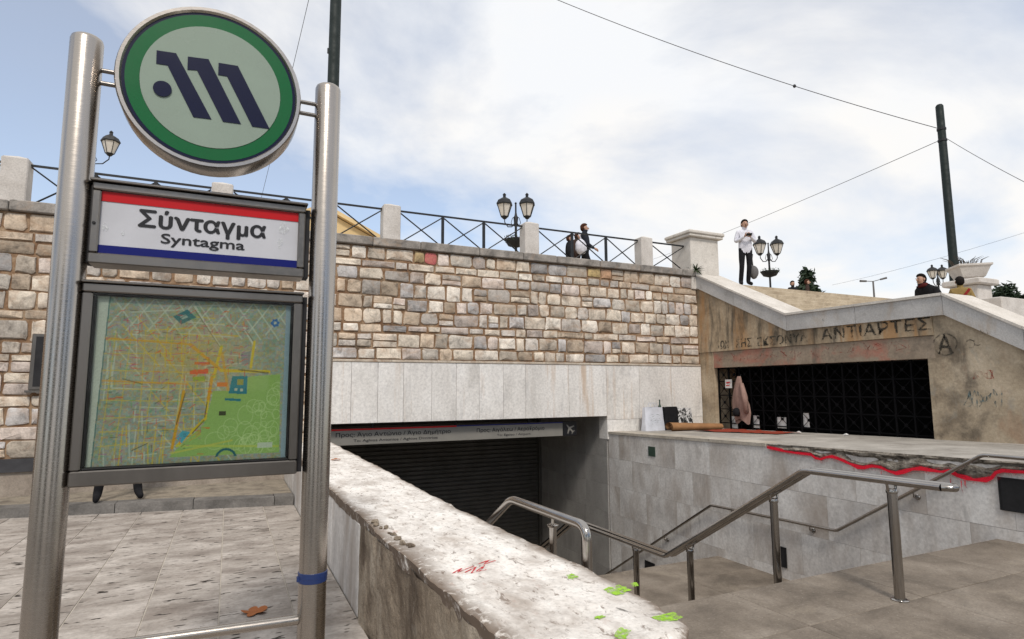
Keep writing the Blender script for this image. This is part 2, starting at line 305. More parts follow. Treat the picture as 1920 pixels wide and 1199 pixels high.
# metals and paints
def steel(name, col, r0, r1, stretch):
    t = NT(name); n = t.noise(t.pos(stretch), 60, 3, 0.6); n3 = t.noise(t.pos((1, 1, 0.4)), 3, 6, 0.6)
    c = t.mix(t.ramp(n3, [(0.5, 0.0), (0.75, 0.55)]), col, tuple(x * 0.55 for x in col))
    return t.done(c, t.ramp(n, [(0.3, r0), (0.7, r1)]), t.bump(n, 0.04, 0.0004), 1.0, 0.5)
MT['steel'] = steel('brushed_steel', (0.40, 0.365, 0.33), 0.2, 0.3, (0.4, 0.4, 6))
MT['frame'] = steel('dull_steel_frame', (0.21, 0.195, 0.18), 0.28, 0.4, (1, 1, 1))
MT['rail'] = steel('stainless_handrail', (0.38, 0.36, 0.34), 0.13, 0.2, (.2, .2, .2))
MT['iron'] = plain('black_iron', (0.014, 0.015, 0.017), 0.5, 0.3, 0.5)
MT['green_pole'] = plain('dark_green_pole', (0.006, 0.013, 0.012), 0.6, 0.0, 0.3)
MT['wire'] = plain('wire', (0.03, 0.03, 0.035), 0.6)
MT['rubber'] = plain('black_rubber', (0.012, 0.012, 0.014), 0.7)
MT['shutter'] = plain('shutter_metal', (0.10, 0.095, 0.085), 0.55, 0.4, 0.4, scale=3)
MT['sgreen'] = plain('sign_green', (0.002, 0.105, 0.028), 0.3, 0, 0.25, 0.1, 3, 0.0)
MT['swhite'] = plain('sign_pale_green', (0.24, 0.30, 0.245), 0.25, 0, 0.35, 0.12, 5, 0.0)
MT['snavy'] = plain('sign_navy', (0.004, 0.006, 0.03), 0.3, 0, 0.2, 0.1, 3, 0.0)
MT['nwhite'] = plain('board_white', (0.50, 0.505, 0.54), 0.35, 0, 0.3, 0.18, 4, 0.0)
MT['nred'] = plain('board_red', (0.46, 0.010, 0.014), 0.35, 0, 0.2, 0.1, 6, 0.0)
MT['nblue'] = plain('board_blue', (0.006, 0.010, 0.13), 0.35, 0, 0.2, 0.1, 6, 0.0)
MT['ink'] = plain('black_print', (0.008, 0.008, 0.010), 0.4, 0, 0.4, 0.05, 6, 0.0)
MT['tape'] = plain('blue_tape', (0.012, 0.03, 0.12), 0.35, 0, 0.5, 0.3, 20, 0.2)
MT['redpaint'] = plain('red_spray', (0.80, 0.008, 0.035), 0.5, 0, 0.4, 0.2, 9, 0.1)
def spray(name, col, lo, hi, sc=9):
    t = NT(name); n = t.noise(t.pos(), sc, 6, 0.7); tr = t.n('ShaderNodeBsdfTransparent'); mm = t.n('ShaderNodeMixShader'); t.done(col, 0.85, None, 0, 0.15)
    t.l(t.ramp(n, [(lo, 0.0), (hi, 1.0)]), mm.inputs[0]); t.l(tr.outputs[0], mm.inputs[1]); t.l(t.b.outputs[0], mm.inputs[2]); t.l(mm.outputs[0], t.out.inputs[0]); return t.m
MT['limepaint'] = spray('lime_spray', (0.30, 0.54, 0.05), 0.37, 0.56, 28)
MT['redscrib'] = spray('red_marker', (0.55, 0.03, 0.04), 0.34, 0.56, 40)
MT['blackpaint'] = spray('black_spray', (0.085, 0.075, 0.06), 0.44, 0.68)
MT['fadedpaint'] = spray('faded_black_spray', (0.10, 0.09, 0.07), 0.46, 0.68)
MT['fadedred'] = spray('faded_red_spray', (0.36, 0.09, 0.065), 0.45, 0.66)
MT['fadedblue'] = spray('faded_blue_spray', (0.16, 0.21, 0.21), 0.45, 0.64)
MT['dirsign'] = plain('sign_board_grey', (0.21, 0.20, 0.18), 0.45, 0, 0.4, 0.2, 3, 0.0)
MT['lglass'] = plain('lantern_panel', (0.62, 0.58, 0.52), 0.2, 0, 0.5, 0.1, 6, 0.0)
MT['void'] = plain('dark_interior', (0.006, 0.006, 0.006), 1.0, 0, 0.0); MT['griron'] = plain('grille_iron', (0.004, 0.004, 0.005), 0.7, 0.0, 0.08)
t = NT('map_print'); a = t.n('ShaderNodeVertexColor', layer_name='tint'); MT['map'] = t.done(a.outputs[0], 0.6, None, 0, 0.3)
t = NT('pane_glass'); tr = t.n('ShaderNodeBsdfTransparent'); gl = t.n('ShaderNodeBsdfGlossy'); gl.inputs['Roughness'].default_value = 0.03; fr = t.n('ShaderNodeFresnel'); ms = t.n('ShaderNodeMixShader')
tr.inputs[0].default_value = (0.95, 0.975, 0.94, 1); fr.inputs[0].default_value = 1.28; t.l(fr.outputs[0], ms.inputs[0]); t.l(tr.outputs[0], ms.inputs[1]); t.l(gl.outputs[0], ms.inputs[2]); t.l(ms.outputs[0], t.out.inputs[0]); MT['glass'] = t.m
def cloth(name, col, scale=14): return plain(name, col, 0.9, 0, 0.15, 0.35, scale, 0.3)
MT['leaf'] = plain('dark_leaf', (0.018, 0.035, 0.016), 0.6, 0, 0.3, 0.6, 3, 0.1)
MT['leaf2'] = plain('mid_leaf', (0.035, 0.06, 0.02), 0.6, 0, 0.3, 0.6, 3, 0.1)
MT['bark'] = plain('bark', (0.05, 0.038, 0.028), 0.9)
MT['ochre'] = plain('ochre_plaster', (0.62, 0.46, 0.24), 0.8, scale=0.4)
MT['skin'] = plain('skin', (0.40, 0.235, 0.165), 0.55, 0, 0.4, 0.1, 9, 0.05)
MT['hair'] = cloth('hair', (0.012, 0.009, 0.008)); MT['hairbrown'] = cloth('brown_hair', (0.06, 0.022, 0.012))
MT['white'] = cloth('white_cloth', (0.62, 0.62, 0.68)); MT['black'] = cloth('black_cloth', (0.012, 0.012, 0.014)); MT['navy'] = cloth('navy_cloth', (0.018, 0.02, 0.028))
MT['brown'] = cloth('brown_cloth', (0.05, 0.032, 0.026)); MT['tan'] = cloth('tan_cloth', (0.26, 0.18, 0.07)); MT['red'] = cloth('red_cloth', (0.22, 0.02, 0.02)); MT['greyc'] = cloth('grey_cloth', (0.13, 0.125, 0.125))
MT['pinkc'] = cloth('dusty_pink_cloth', (0.30, 0.195, 0.165)); MT['rug'] = cloth('red_blanket', (0.27, 0.05, 0.03)); MT['card'] = plain('brown_card', (0.30, 0.16, 0.075), 0.8, 0, 0.2, 0.35, 5, 0.2)
MT['bagw'] = plain('white_plastic', (0.58, 0.60, 0.66), 0.35, 0, 0.5, 0.3, 6, 0.5); MT['paper'] = plain('white_paper', (0.66, 0.65, 0.64), 0.7)
MT['leafo'] = plain('orange_leaf', (0.34, 0.11, 0.03), 0.7); MT['dgreen'] = plain('green_plate', (0.035, 0.06, 0.045), 0.5)
MT['urn'] = MT['post']

# ================================================================== THE SETTING
def hsh(*k): return random.Random(hash(tuple(int(x * 1000) for x in k)) & 0xffffff)
def vnoise(x, y, seed=0):
    def h(i, j):
        n = (i * 374761393 + j * 668265263 + seed * 974711) & 0xffffffff; n = ((n ^ (n >> 13)) * 1274126177) & 0xffffffff
        return ((n ^ (n >> 16)) & 0xffff) / 65535.0 * 2 - 1
    i, j = math.floor(x), math.floor(y); fx, fy = x - i, y - j; fx = fx * fx * (3 - 2 * fx); fy = fy * fy * (3 - 2 * fy)
    return (h(i, j) * (1 - fx) + h(i + 1, j) * fx) * (1 - fy) + (h(i, j + 1) * (1 - fx) + h(i + 1, j + 1) * fx) * fy
def fbm(x, y, seed=0, o=4):
    v = 0; a = 0.5
    for k in range(o): v += a * vnoise(x, y, seed + k); x *= 2.1; y *= 2.1; a *= 0.5
    return v

WY = 10.78          # face of the main wall
SX = 7.36           # face of the stairwell side wall
QX = 10.0           # face of the wall with the grille
UP = 4.30           # level of the upper square
def platz(y): return 0.657 + 0.0215 * (WY - y)
LAND = -1.15; LOWER = -3.12; F1, F1E, F2 = 3.68, 5.48, 7.72

# plaza: base sheet plus travertine slabs
b = MB()
b.box(-900, 0.89, -900, 10.9, -0.30, -0.03); b.box(0.89, 1.62, -900, 1.9, -0.30, -0.03); b.box(1.62, 7.36, -900, 2.2, -0.30, -0.03); b.box(7.36, 900, -900, -6.0, -0.30, -0.03); b.box(10.8, 900, -6.0, 2.0, -0.30, -0.03)
tag(b.build('ground', MT['ground']), kind='structure')
b = MB(); b.box(-4.4, 0.885, 0.6, 9.2, -0.026, -0.006); pav = b.build('plaza_paving', MT['grout']); tag(pav, kind='structure')
PITCH = 0.486
xs = [0.006 + PITCH * k for k in range(-9, 2)] + [0.884]
rows = [0.62 + 0.98 * k for k in range(0, 10)]
for i in range(len(xs) - 1):
    sh = 0.0 if i % 2 == 0 else 0.49
    for y0 in rows:
        y0 = y0 + sh - 0.49; y1 = y0 + 0.98; yb = 9.75 - 0.212 * (xs[i] + 2.53)
        y1 = min(y1, yb + 0.1); y0 = max(y0, 0.6)
        if y1 - y0 < 0.12: continue
        b = MB(); g = 0.005; b.bbox(xs[i] + g, xs[i + 1] - g, y0 + 0.0003, y1 - 0.0003, -0.03, rnd.uniform(-0.0006, 0.0006), 0.0012); b.build('slab', MT['trav'], pav)

# kerb and raised strip at the foot of the wall (runs slightly askew to it)
def kerb_y(x): return 9.70 - 0.212 * (x + 2.53)
b = MB(); x0, x1 = -9.0, 0.88
b.prism([(x0, kerb_y(x0) + 0.28, -0.05), (x1, kerb_y(x1) + 0.28, -0.05), (x1, WY + 0.02, -0.05), (x0, WY + 0.02, -0.05)], (0, 0, 0.165))
kt = b.build('wall_foot_strip', MT['kerbtop']); tag(kt, kind='structure')
x = x0
while x < x1 - 0.2:
    xe = min(x + rnd.uniform(0.85, 1.1), x1); b = MB(); h = 0.085 + 0.07 * (x - x0) / (x1 - x0) + 0.01
    h = 0.118 + rnd.uniform(-.006, .006)
    b.prism([(x + .004, kerb_y(x), -0.04), (xe - .004, kerb_y(xe), -0.04), (xe - .004, kerb_y(xe) + 0.275, -0.04), (x + .004, kerb_y(x) + 0.275, -0.04)], (0, 0, h + 0.04)); b.build('kerb_stone', MT['kerb'], kt); x = xe

# ------------------------------------------------------------------ main stone wall
wall = empty('stone_wall', (3.0, WY + 0.2, 0.0), 'long rubble stone retaining wall with brown mortar behind the metro entrance', 'wall')
LX = 1.25
b = MB(); b.box(-14, LX, WY + 0.012, WY + 0.5, 0.62, 4.2); b.box(LX, 10.1, WY + 0.012, WY + 0.5, 2.10, 4.2); b.build('mortar_backing', MT['mortar'], wall)
b = MB(); b.box(-14, LX, WY - 0.01, WY + 0.5, -0.1, 0.45); b.build('plinth', MT['plinth'], wall)
b = MB(); b.box(-14, LX, WY - 0.05, WY + 0.5, 0.452, 0.635); b.build('base_band', MT['darkband'], wall)
PAL = [((0.66, 0.58, 0.48), 6), ((0.60, 0.52, 0.43), 6), ((0.58, 0.47, 0.36), 3), ((0.54, 0.49, 0.44), 4), ((0.48, 0.455, 0.44), 2), ((0.70, 0.635, 0.555), 6), ((0.64, 0.55, 0.49), 5), ((0.47, 0.38, 0.29), 2)]
PALF = [c for c, k in PAL for _ in range(k)]
def stone_geo(w_, h_, sd):
    r = random.Random(sd); n = 12; hw, hh = w_ / 2, h_ / 2; cr_ = min(hw, hh) * r.uniform(0.12, 0.42); out = []
    for k in range(n):
        q = k // 3; j = k % 3; sx = (1, -1, -1, 1)[q]; sz = (1, 1, -1, -1)[q]; a = R(90 * q + 45 * j)
        cx = sx * (hw - cr_); cz = sz * (hh - cr_)
        out.append((cx + cr_ * math.cos(a) + r.uniform(-.16, .09) * hh, cz + cr_ * math.sin(a) + r.uniform(-.17, .10) * hh))
    pr = r.uniform(0.003, 0.016)
    vs = [(x, 0.03, z) for x, z in out] + [(x, -pr * 0.3, z) for x, z in out]
    vs += [(x * 0.90, -pr - 0.003 + r.uniform(-.004, .004), z * 0.88) for x, z in out] + [(r.uniform(-.2, .2) * hw, -pr - 0.003 + r.uniform(-.006, .005), 0)]
    fs = []
    for ring in (0, 1):
        for k in range(n): q = (k + 1) % n; fs.append((ring * n + k, ring * n + n + k, ring * n + n + q, ring * n + q))
    for k in range(n): fs.append((2 * n + k, 3 * n, 2 * n + (k + 1) % n))
    return vs, fs
stones = []
def wob(x, z): return 0.030 * vnoise(x * 0.55, z * 3.1, 5) + 0.012 * vnoise(x * 2.1, z * 5.0, 8)
def lay(xa, xb, z0, hs):
    z = z0
    for ci, h in enumerate(hs):
        x = xa; zt = z + h
        while x < xb - 0.05:
            wd = rnd.choice((0.2, 0.24, 0.28, 0.32, 0.36, 0.42, 0.48)) * (1.0 if h > 0.2 else 1.25) * rnd.uniform(0.9, 1.1)
            if xb - (x + wd) < 0.16: wd = xb - x
            xm = x + wd / 2; za = z + (wob(xm, z) if ci else 0); zb = zt + (wob(xm, zt) if ci < len(hs) - 1 else 0)
            g = rnd.uniform(0.012, 0.024)
            if h > 0.22 and rnd.random() < 0.13 and wd > 0.24:
                k = rnd.uniform(0.4, 0.6); zc = za + (zb - za) * k; stones.append((x + g, x + wd - g, za + g, zc - 0.008)); stones.append((x + g, x + wd - g, zc + 0.008, zb - g))
            else: stones.append((x + g, x + wd - g, za + g, zb - g))
            x += wd
        z = zt
UPH = [0.20, 0.285, 0.165, 0.27, 0.245, 0.27, 0.225, 0.16, 0.255]
lay(LX, 9.97, 2.125, UPH); lay(-5.2, LX, 2.125, UPH); lay(-5.2, LX, 0.645, [0.24, 0.2, 0.29, 0.17, 0.3, 0.28])
painted = [(onY(785, 483, WY), (0.48, 0.36, 0.20)), (onY(818, 487, WY), (0.55, 0.16, 0.15)), (onY(1108, 517, WY), (0.56, 0.42, 0.20)), (onY(1132, 519, WY), (0.52, 0.32, 0.20))]
def rank(s_):
    x = (s_[0] + s_[1]) / 2; z = (s_[2] + s_[3]) / 2; a = (s_[1] - s_[0]) * (s_[3] - s_[2])
    return a + (10 if (x > 1.35 or (-3.6 < x < -2.2)) else 0)
stones.sort(key=rank, reverse=True)
rest = MB(); rest.c = []
for i, (xa, xb, za, zb) in enumerate(stones):
    vs, fs = stone_geo(xb - xa, zb - za, i); cx, cz = (xa + xb) / 2, (za + zb) / 2
    col = rnd.choice(PALF); k = rnd.choice((rnd.uniform(0.62, 0.85), rnd.uniform(0.9, 1.16), rnd.uniform(0.95, 1.18))); col = tuple(min(.85, q * k * 1.06) for q in col)
    for pp, pc in painted:
        if xa <= pp.x <= xb and za <= pp.z <= zb: col = pc
    if i < 300:
        m = MB(); m.add(vs, fs); m.c = [col] * len(vs); link('stone', m.mesh('stone', MT['stone'], None, 40), wall, (cx, WY, cz))
    else:
        rest.add([(x + cx, y + WY, z + cz) for x, y, z in vs], fs); rest.c += [col] * len(vs)
tag(rest.build('stone_infill', MT['stone'], wall, 40), kind='stuff')
x = -14.0
while x < 9.9:
    xe = min(x + rnd.uniform(0.7, 1.25), 9.92); b = MB(); b.bbox(x + 0.004, xe - 0.004, WY - 0.075 + rnd.uniform(-.012, .012), WY + 0.62, 4.205, 4.36 + rnd.uniform(-.008, .01), 0.014); b.build('coping_stone', MT['coping'], wall); x = xe
# marble lintel
jx = [LX] + [onY(u, 735, WY).x for u in (658, 708, 756, 809, 855, 898, 943, 985, 1066)] + [7.33]
for i in range(len(jx) - 1):
    b = MB(); b.bbox(jx[i] + 0.0025, jx[i + 1] - 0.0025, WY - 0.02, WY + 0.3, 0.99, 2.07, 0.003); b.build('marble_panel', MT['lintel'], wall)
for xa, xb in ((7.33, 8.2), (8.2, 9.1), (9.1, 9.99)):
    b = MB(); b.bbox(xa + 0.0025, xb - 0.0025, WY - 0.02, WY + 0.3, 0.912, 2.07, 0.003); b.build('marble_panel', MT['lintel'], wall)
    b = MB(); b.bbox(xa + 0.0025, xb - 0.0025, WY - 0.018, WY + 0.3, 0.5, 0.907, 0.003); b.build('marble_panel', MT['lintel'], wall)
x = LX
while x < 9.9:
    xe = min(x + rnd.uniform(0.9, 1.5), 9.98); b = MB(); b.bbox(x + .002, xe - .002, WY - 0.034, WY + 0.2, 2.073, 2.118, 0.006); b.build('trim_strip', MT['trim'], wall); x = xe

# upper square behind the wall
b = MB(); b.box(-400, 400, 11.52, 900, 4.0, UP); b.box(-400, 9.8, WY + 0.51, 11.52, 4.0, UP); tag(b.build('upper_square', MT['steps']), kind='structure')

# ------------------------------------------------------------------ passage under the wall, stairs
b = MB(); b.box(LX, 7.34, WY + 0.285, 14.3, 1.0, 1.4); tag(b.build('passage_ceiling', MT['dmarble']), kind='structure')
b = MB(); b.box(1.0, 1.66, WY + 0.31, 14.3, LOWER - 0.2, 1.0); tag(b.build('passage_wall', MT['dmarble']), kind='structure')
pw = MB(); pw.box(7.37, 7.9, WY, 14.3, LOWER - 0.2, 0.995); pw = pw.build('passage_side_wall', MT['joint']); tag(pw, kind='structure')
for k, y0 in enumerate((10.80, 11.67, 12.54, 13.41)):
    for z0 in (0.12, -0.45, -1.02, -1.59, -2.16, -2.73):
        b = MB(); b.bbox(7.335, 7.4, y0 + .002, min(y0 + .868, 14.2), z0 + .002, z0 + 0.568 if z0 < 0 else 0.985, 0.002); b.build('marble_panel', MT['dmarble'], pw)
st = empty('staircase', (4.5, 5.5, 0), kind='structure')
for k in range(1, 7):
    z = -k * 1.15 / 7; y0 = F1 + (k - 1) * 0.30; b = MB(); b.bbox(1.60, SX + 0.01, y0 - 0.02, y0 + 0.31, z - 0.20, z, 0.006); b.build('step', MT['granite'], st)
for k in range(1, 12):
    z = LAND - k * (LAND - LOWER) / 12; y0 = F2 + (k - 1) * 0.30; b = MB(); b.bbox(1.60, SX + 0.01, y0 - 0.02, y0 + 0.31, z - 0.20, z, 0.006); b.build('step', MT['granite'], st)
lx = [1.605, 2.355, 3.605, 4.855, 6.105, SX + 0.004]; ly = [F1, 2.957, 2.234, 1.511, 0.788, 0.065, -0.66]
ld = empty('stair_landing', (4.5, 2, 0), kind='structure')
b = MB(); b.box(1.605, SX + 0.004, -1.0, F1 - 0.03, -0.16, -0.02); b.build('bedding', MT['joint'], ld)
for i in range(5):
    for j in range(6):
        b = MB(); b.bbox(lx[i] + .0025, lx[i + 1] - .0025, ly[j + 1] + .0025, ly[j] - .0025, -0.12, rnd.uniform(-.001, .001), 0.004); b.build('slab', MT['granite'], ld)
ml = empty('middle_landing', (4.5, 6.6, LAND), kind='structure')
b = MB(); b.box(1.6, SX + .004, F1E - 0.02, F2 - 0.03, LAND - 0.2, LAND - 0.02); b.build('bedding', MT['joint'], ml)
for i in range(5):
    for j in range(3):
        b = MB(); b.bbox(lx[i] + .0025, lx[i + 1] - .0025, F1E - .03 + j * .75666, F1E - .035 + (j + 1) * .75666, LAND - 0.1, LAND, 0.004); b.build('slab', MT['granite'], ml)
b = MB(); b.box(1.0, 7.9, F2 + 3.3 - 0.05, 14.3, LOWER - 0.2, LOWER); tag(b.build('lower_floor', MT['granite']), kind='structure')
sh = empty('roller_shutter', (4.5, 13.85, LOWER), 'closed dark metal roller shutter at the bottom of the stairs', 'shutter')
m = MB(); m.prism([(-2.835, 0, 0), (-2.835, -0.022, 0.02), (-2.835, -0.022, 0.075), (-2.835, 0, 0.10), (-2.835, 0.02, 0.10), (-2.835, 0.02, 0.0)], (5.67, 0, 0)); sm = m.mesh('shutter_slat', MT['shutter'])
for k in range(41): link('slat', sm, sh, (4.5, 13.85, LOWER + 0.1 * k))
for xx in (1.67, 7.25): b = MB(); b.box(xx, xx + 0.075, 13.76, 13.83, LOWER, 0.99); b.build('guide_rail', MT['shutter'], sh)

# ------------------------------------------------------------------ stairwell side wall
sw = empty('stairwell_wall', (SX + 0.2, 6.5, 0), 'grey marble clad stairwell wall with a red sprayed line and broken edge', 'wall')
b = MB(); b.box(SX + 0.03, SX + 0.5, -6, WY - 0.02, LOWER - 0.2, 0.60); b.build('wall_core', MT['joint'], sw)
def floor_at(y): return 0.0 if y < F1 else (0.0 - (y - F1) * 0.64 if y < F1E else (LAND if y < F2 else LAND - (y - F2) * 0.55))
rz = [0.12 - 0.57 * k for k in range(0, 6)]
for r_, zt in enumerate([None] + rz[:-1]):
    zb = rz[r_] if r_ else 0.12; ys = -1.7 + (0.43 if r_ % 2 else 0.0)
    while ys < WY:
        y0, y1 = max(ys, -2), min(ys + 0.865, WY - 0.005); ys += 0.865
        if y1 - y0 < 0.08: continue
        b = MB(); g = 0.0012
        if r_ == 0:
            b.prism([(SX, y0 + g, zb + g), (SX, y1 - g, zb + g), (SX, y1 - g, platz(y1) - 0.047), (SX, y0 + g, platz(y0) - 0.047)], (0.05, 0, 0))
        else:
            if zt < floor_at(y0) - 0.75: continue
            b.prism([(SX, y0 + g, zb - 0.0), (SX, y1 - g, zb), (SX, y1 - g, zb + 0.57 - 2 * g), (SX, y0 + g, zb + 0.57 - 2 * g)], (0.05, 0, 0))
        b.build('marble_panel', MT['gmarble'], sw)
    if r_ == 0: continue
y = WY - 0.01
while y > 6.7:
    ye = max(y - rnd.uniform(0.95, 1.2), 6.62); b = MB()
    b.prism([(SX - 0.018, y - .002, platz(y) - 0.045), (SX - 0.018, ye + .002, platz(ye) - 0.045), (SX - 0.018, ye + .002, platz(ye) + 0.004), (SX - 0.018, y - .002, platz(y) + 0.004)], (0.42, 0, 0)); b.build('ledge_slab', MT['ledge'], sw); y = ye
# broken edge: rough crumbling strip under the platform top
slip = [(lambda p: (p.y, p.z))(onX(1440 + u / 3.746, 820 + v / 3.746, SX)) for u, v in ((0, 66), (100, 87), (200, 107), (310, 117), (340, 142), (380, 152), (420, 137), (460, 132), (520, 152), (580, 182), (640, 205), (680, 210), (740, 197), (800, 207), (850, 232), (910, 250), (960, 237), (1020, 220), (1080, 215), (1150, 227), (1220, 238), (1290, 235), (1340, 265), (1400, 280), (1460, 295), (1540, 295), (1580, 280), (1610, 245), (1660, 230), (1720, 235), (1798, 240), (1900, 243), (2100, 250))]
def slipz(y):
    for (a, za), (c_, zc) in zip(slip, slip[1:]):
        if c_ <= y <= a: return za + (zc - za) * (a - y) / (a - c_)
    return slip[0][1] if y > slip[0][0] else slip[-1][1]
b = MB(); vs = []; fs = []; NY, NZ = 150, 7
for i in range(NY + 1):
    y = slip[0][0] - (slip[0][0] - slip[-1][0]) * i / NY; zt = platz(y) + 0.002; zb = slipz(y) - 0.004
    for j in range(NZ + 1):
        q = j / NZ; dx = 0.035 * fbm(y * 5, q * 2.2, 3) - 0.018 * math.sin(q * math.pi * 2.5 + 2 * vnoise(y * 2, 0, 9))
        if j in (0, NZ): dx = -0.004 if j == 0 else -0.012 + 0.01 * fbm(y * 6, 3, 4)
        vs.append((SX - 0.012 + max(dx, -0.02) if j not in (0, NZ) else SX + dx, y, zb + (zt - zb) * q))
for i in range(NY):
    for j in range(NZ): k = i * (NZ + 1) + j; fs.append((k, k + 1, k + NZ + 2, k + NZ + 1))
b.add(vs, fs); b.build('broken_edge', MT['broken'], sw)
b = MB(); b.ribbon([(SX - 0.026, y + 0.006 * vnoise(k, 1), z - 0.006) for k, (y, z) in enumerate(slip)], [0.042 + 0.020 * vnoise(k * 1.7, 4) for k, (y, z) in enumerate(slip)], (-1, 0, 0)); b.build('red_paint_line', MT['redpaint'], sw)
b = MB(); b.ribbon([(SX - 0.0275, y, z - 0.012) for y, z in slip], [0.075 + 0.05 * abs(vnoise(k * 1.3, 9)) for k in range(len(slip))], (-1, 0, 0)); b.build('red_overspray', spray('red_mist', (0.70, 0.02, 0.05), 0.50, 0.80, 70), sw)
b = MB(); r_dr = random.Random(4)
for (u_, v_, l_) in ((1785, 895, .10), (1805, 900, .15), (1812, 901, .08), (1655, 884, .06), (1740, 882, .05)):
    p_dr = onX(u_, v_, SX); b.ribbon([(SX - 0.0268, p_dr.y, p_dr.z), (SX - 0.0268, p_dr.y + .004, p_dr.z - l_ * .6), (SX - 0.004, p_dr.y + .003, p_dr.z - l_)], [.014, .009, .004], (-1, 0, 0))
b.build('paint_drips', spray('red_drip', (0.70, 0.02, 0.05), 0.36, 0.60, 30), sw)
for (u0, v0, u1, v1) in ((1216, 837, 1229, 857),):
    a_, c_ = onX(u0, v0, SX), onX(u1, v1, SX); b = MB(); b.box(SX - 0.012, SX + 0.01, c_.y, a_.y, c_.z, a_.z); b.build('cover_plate', MT['dgreen'], sw)
for (ya, yb, za, zb) in ((3.0, 3.60, 0.32, 0.635), (6.36, 6.56, -0.98, -0.72), (9.35, 9.62, -1.86, -1.7)):
    fr_ = MB(); fr_.box(SX - 0.008, SX + 0.02, ya, yb, za, zb); o = fr_.build('light_recess', MT['rubber'], sw)
    e = MB()
    e.box(SX - 0.016, SX - 0.006, ya - .012, yb + .012, zb, zb + .012); e.box(SX - 0.016, SX - 0.006, ya - .012, yb + .012, za - .012, za); e.box(SX - 0.016, SX - 0.006, ya - .012, ya, za, zb); e.box(SX - 0.016, SX - 0.006, yb, yb + .012, za, zb); e.build('recess_frame', MT['iron'], o)

# platform between the stairwell and the wall with the grille
b = MB(); b.prism([(SX, WY - 0.02, platz(WY)), (SX, -6, platz(-6)), (SX, -6, 0.3), (SX, WY - 0.02, 0.3)], (QX + 0.12 - SX, 0, 0))
for i, p in enumerate(b.v): b.v[i] = (p[0] + (0.0 if p[0] > 8 else 0.004), p[1], p[2])
tag(b.build('platform', MT['plat']), kind='structure')

# ------------------------------------------------------------------ wall with the grille, its coping and the flight of steps behind
gw = empty('stair_side_wall', (QX + 0.3, 7.5, 0.66), 'stained concrete wall with sprayed writing, grey marble coping and a barred opening', 'wall')
TOP = [(10.95, 4.38), (8.27, 3.045), (5.40, 3.035), (4.40, 2.42), (1.0, 0.36)]
def topz(y):
    for (a, za), (c_, zc) in zip(TOP, TOP[1:]):
        if c_ <= y <= a: return za + (zc - za) * (a - y) / (a - c_)
    return TOP[0][1] if y > TOP[0][0] else TOP[-1][1]
GY0, GY1, GZ = 5.72, 10.34, 2.03
def wpoly(pts, x, d, name, mat): b = MB(); b.prism([(x, p[0], p[1]) for p in pts], (d, 0, 0)); return b.build(name, mat, gw)
lo = 0.30
wpoly([(10.95, 4.30), (10.95, 2.395), (5.60, 2.395), (5.60, 2.97), (8.27, 2.97)], QX - 0.025, 0.70, 'upper_fascia', MT['concrete'])
wpoly([(10.35, 2.39), (5.60, 2.39), (5.60, GZ), (10.35, GZ)], QX, 0.65, 'lintel_beam', MT['lintelc'])
wpoly([(10.95, 2.392), (10.352, 2.392), (10.352, lo), (10.95, lo)], QX - 0.004, 0.66, 'corner_pier', MT['concrete'])
wpoly([(5.598, 2.95), (5.598, GZ), (5.72, GZ), (5.72, lo), (1.3, lo), (1.3, 0.48), (4.40, 2.36), (5.40, 2.97)], QX - 0.002, 0.66, 'flank_wall', MT['concrete2'])
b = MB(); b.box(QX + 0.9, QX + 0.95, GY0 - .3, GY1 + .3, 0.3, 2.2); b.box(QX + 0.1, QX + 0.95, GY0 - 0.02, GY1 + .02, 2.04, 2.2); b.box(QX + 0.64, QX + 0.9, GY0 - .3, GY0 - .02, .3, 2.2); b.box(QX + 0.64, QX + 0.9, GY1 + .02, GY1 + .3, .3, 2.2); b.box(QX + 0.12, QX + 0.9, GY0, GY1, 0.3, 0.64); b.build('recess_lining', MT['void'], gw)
for (a, za), (c_, zc) in zip(TOP, TOP[1:]):
    n = max(1, round((a - c_) / 1.15))
    for k in range(n):
        y0 = a + (c_ - a) * k / n; y1 = a + (c_ - a) * (k + 1) / n; z0, z1 = za + (zc - za) * k / n, za + (zc - za) * (k + 1) / n; g = 0.003
        b = MB(); b.prism([(QX - 0.07, y0 - g, z0 - 0.045), (QX - 0.07, y1 + g, z1 - 0.045), (QX - 0.07, y1 + g, z1 - 0.345), (QX - 0.07, y0 - g, z0 - 0.345)], (0.80, 0, 0)); o = b.build('coping_slab', MT['cop2'], gw)
        b = MB(); b.prism([(QX - 0.095, y0 - g, z0), (QX - 0.095, y1 + g, z1), (QX - 0.095, y1 + g, z1 - 0.043), (QX - 0.095, y0 - g, z0 - 0.043)], (0.85, 0, 0)); b.build('coping_cap', MT['copcap'], o)
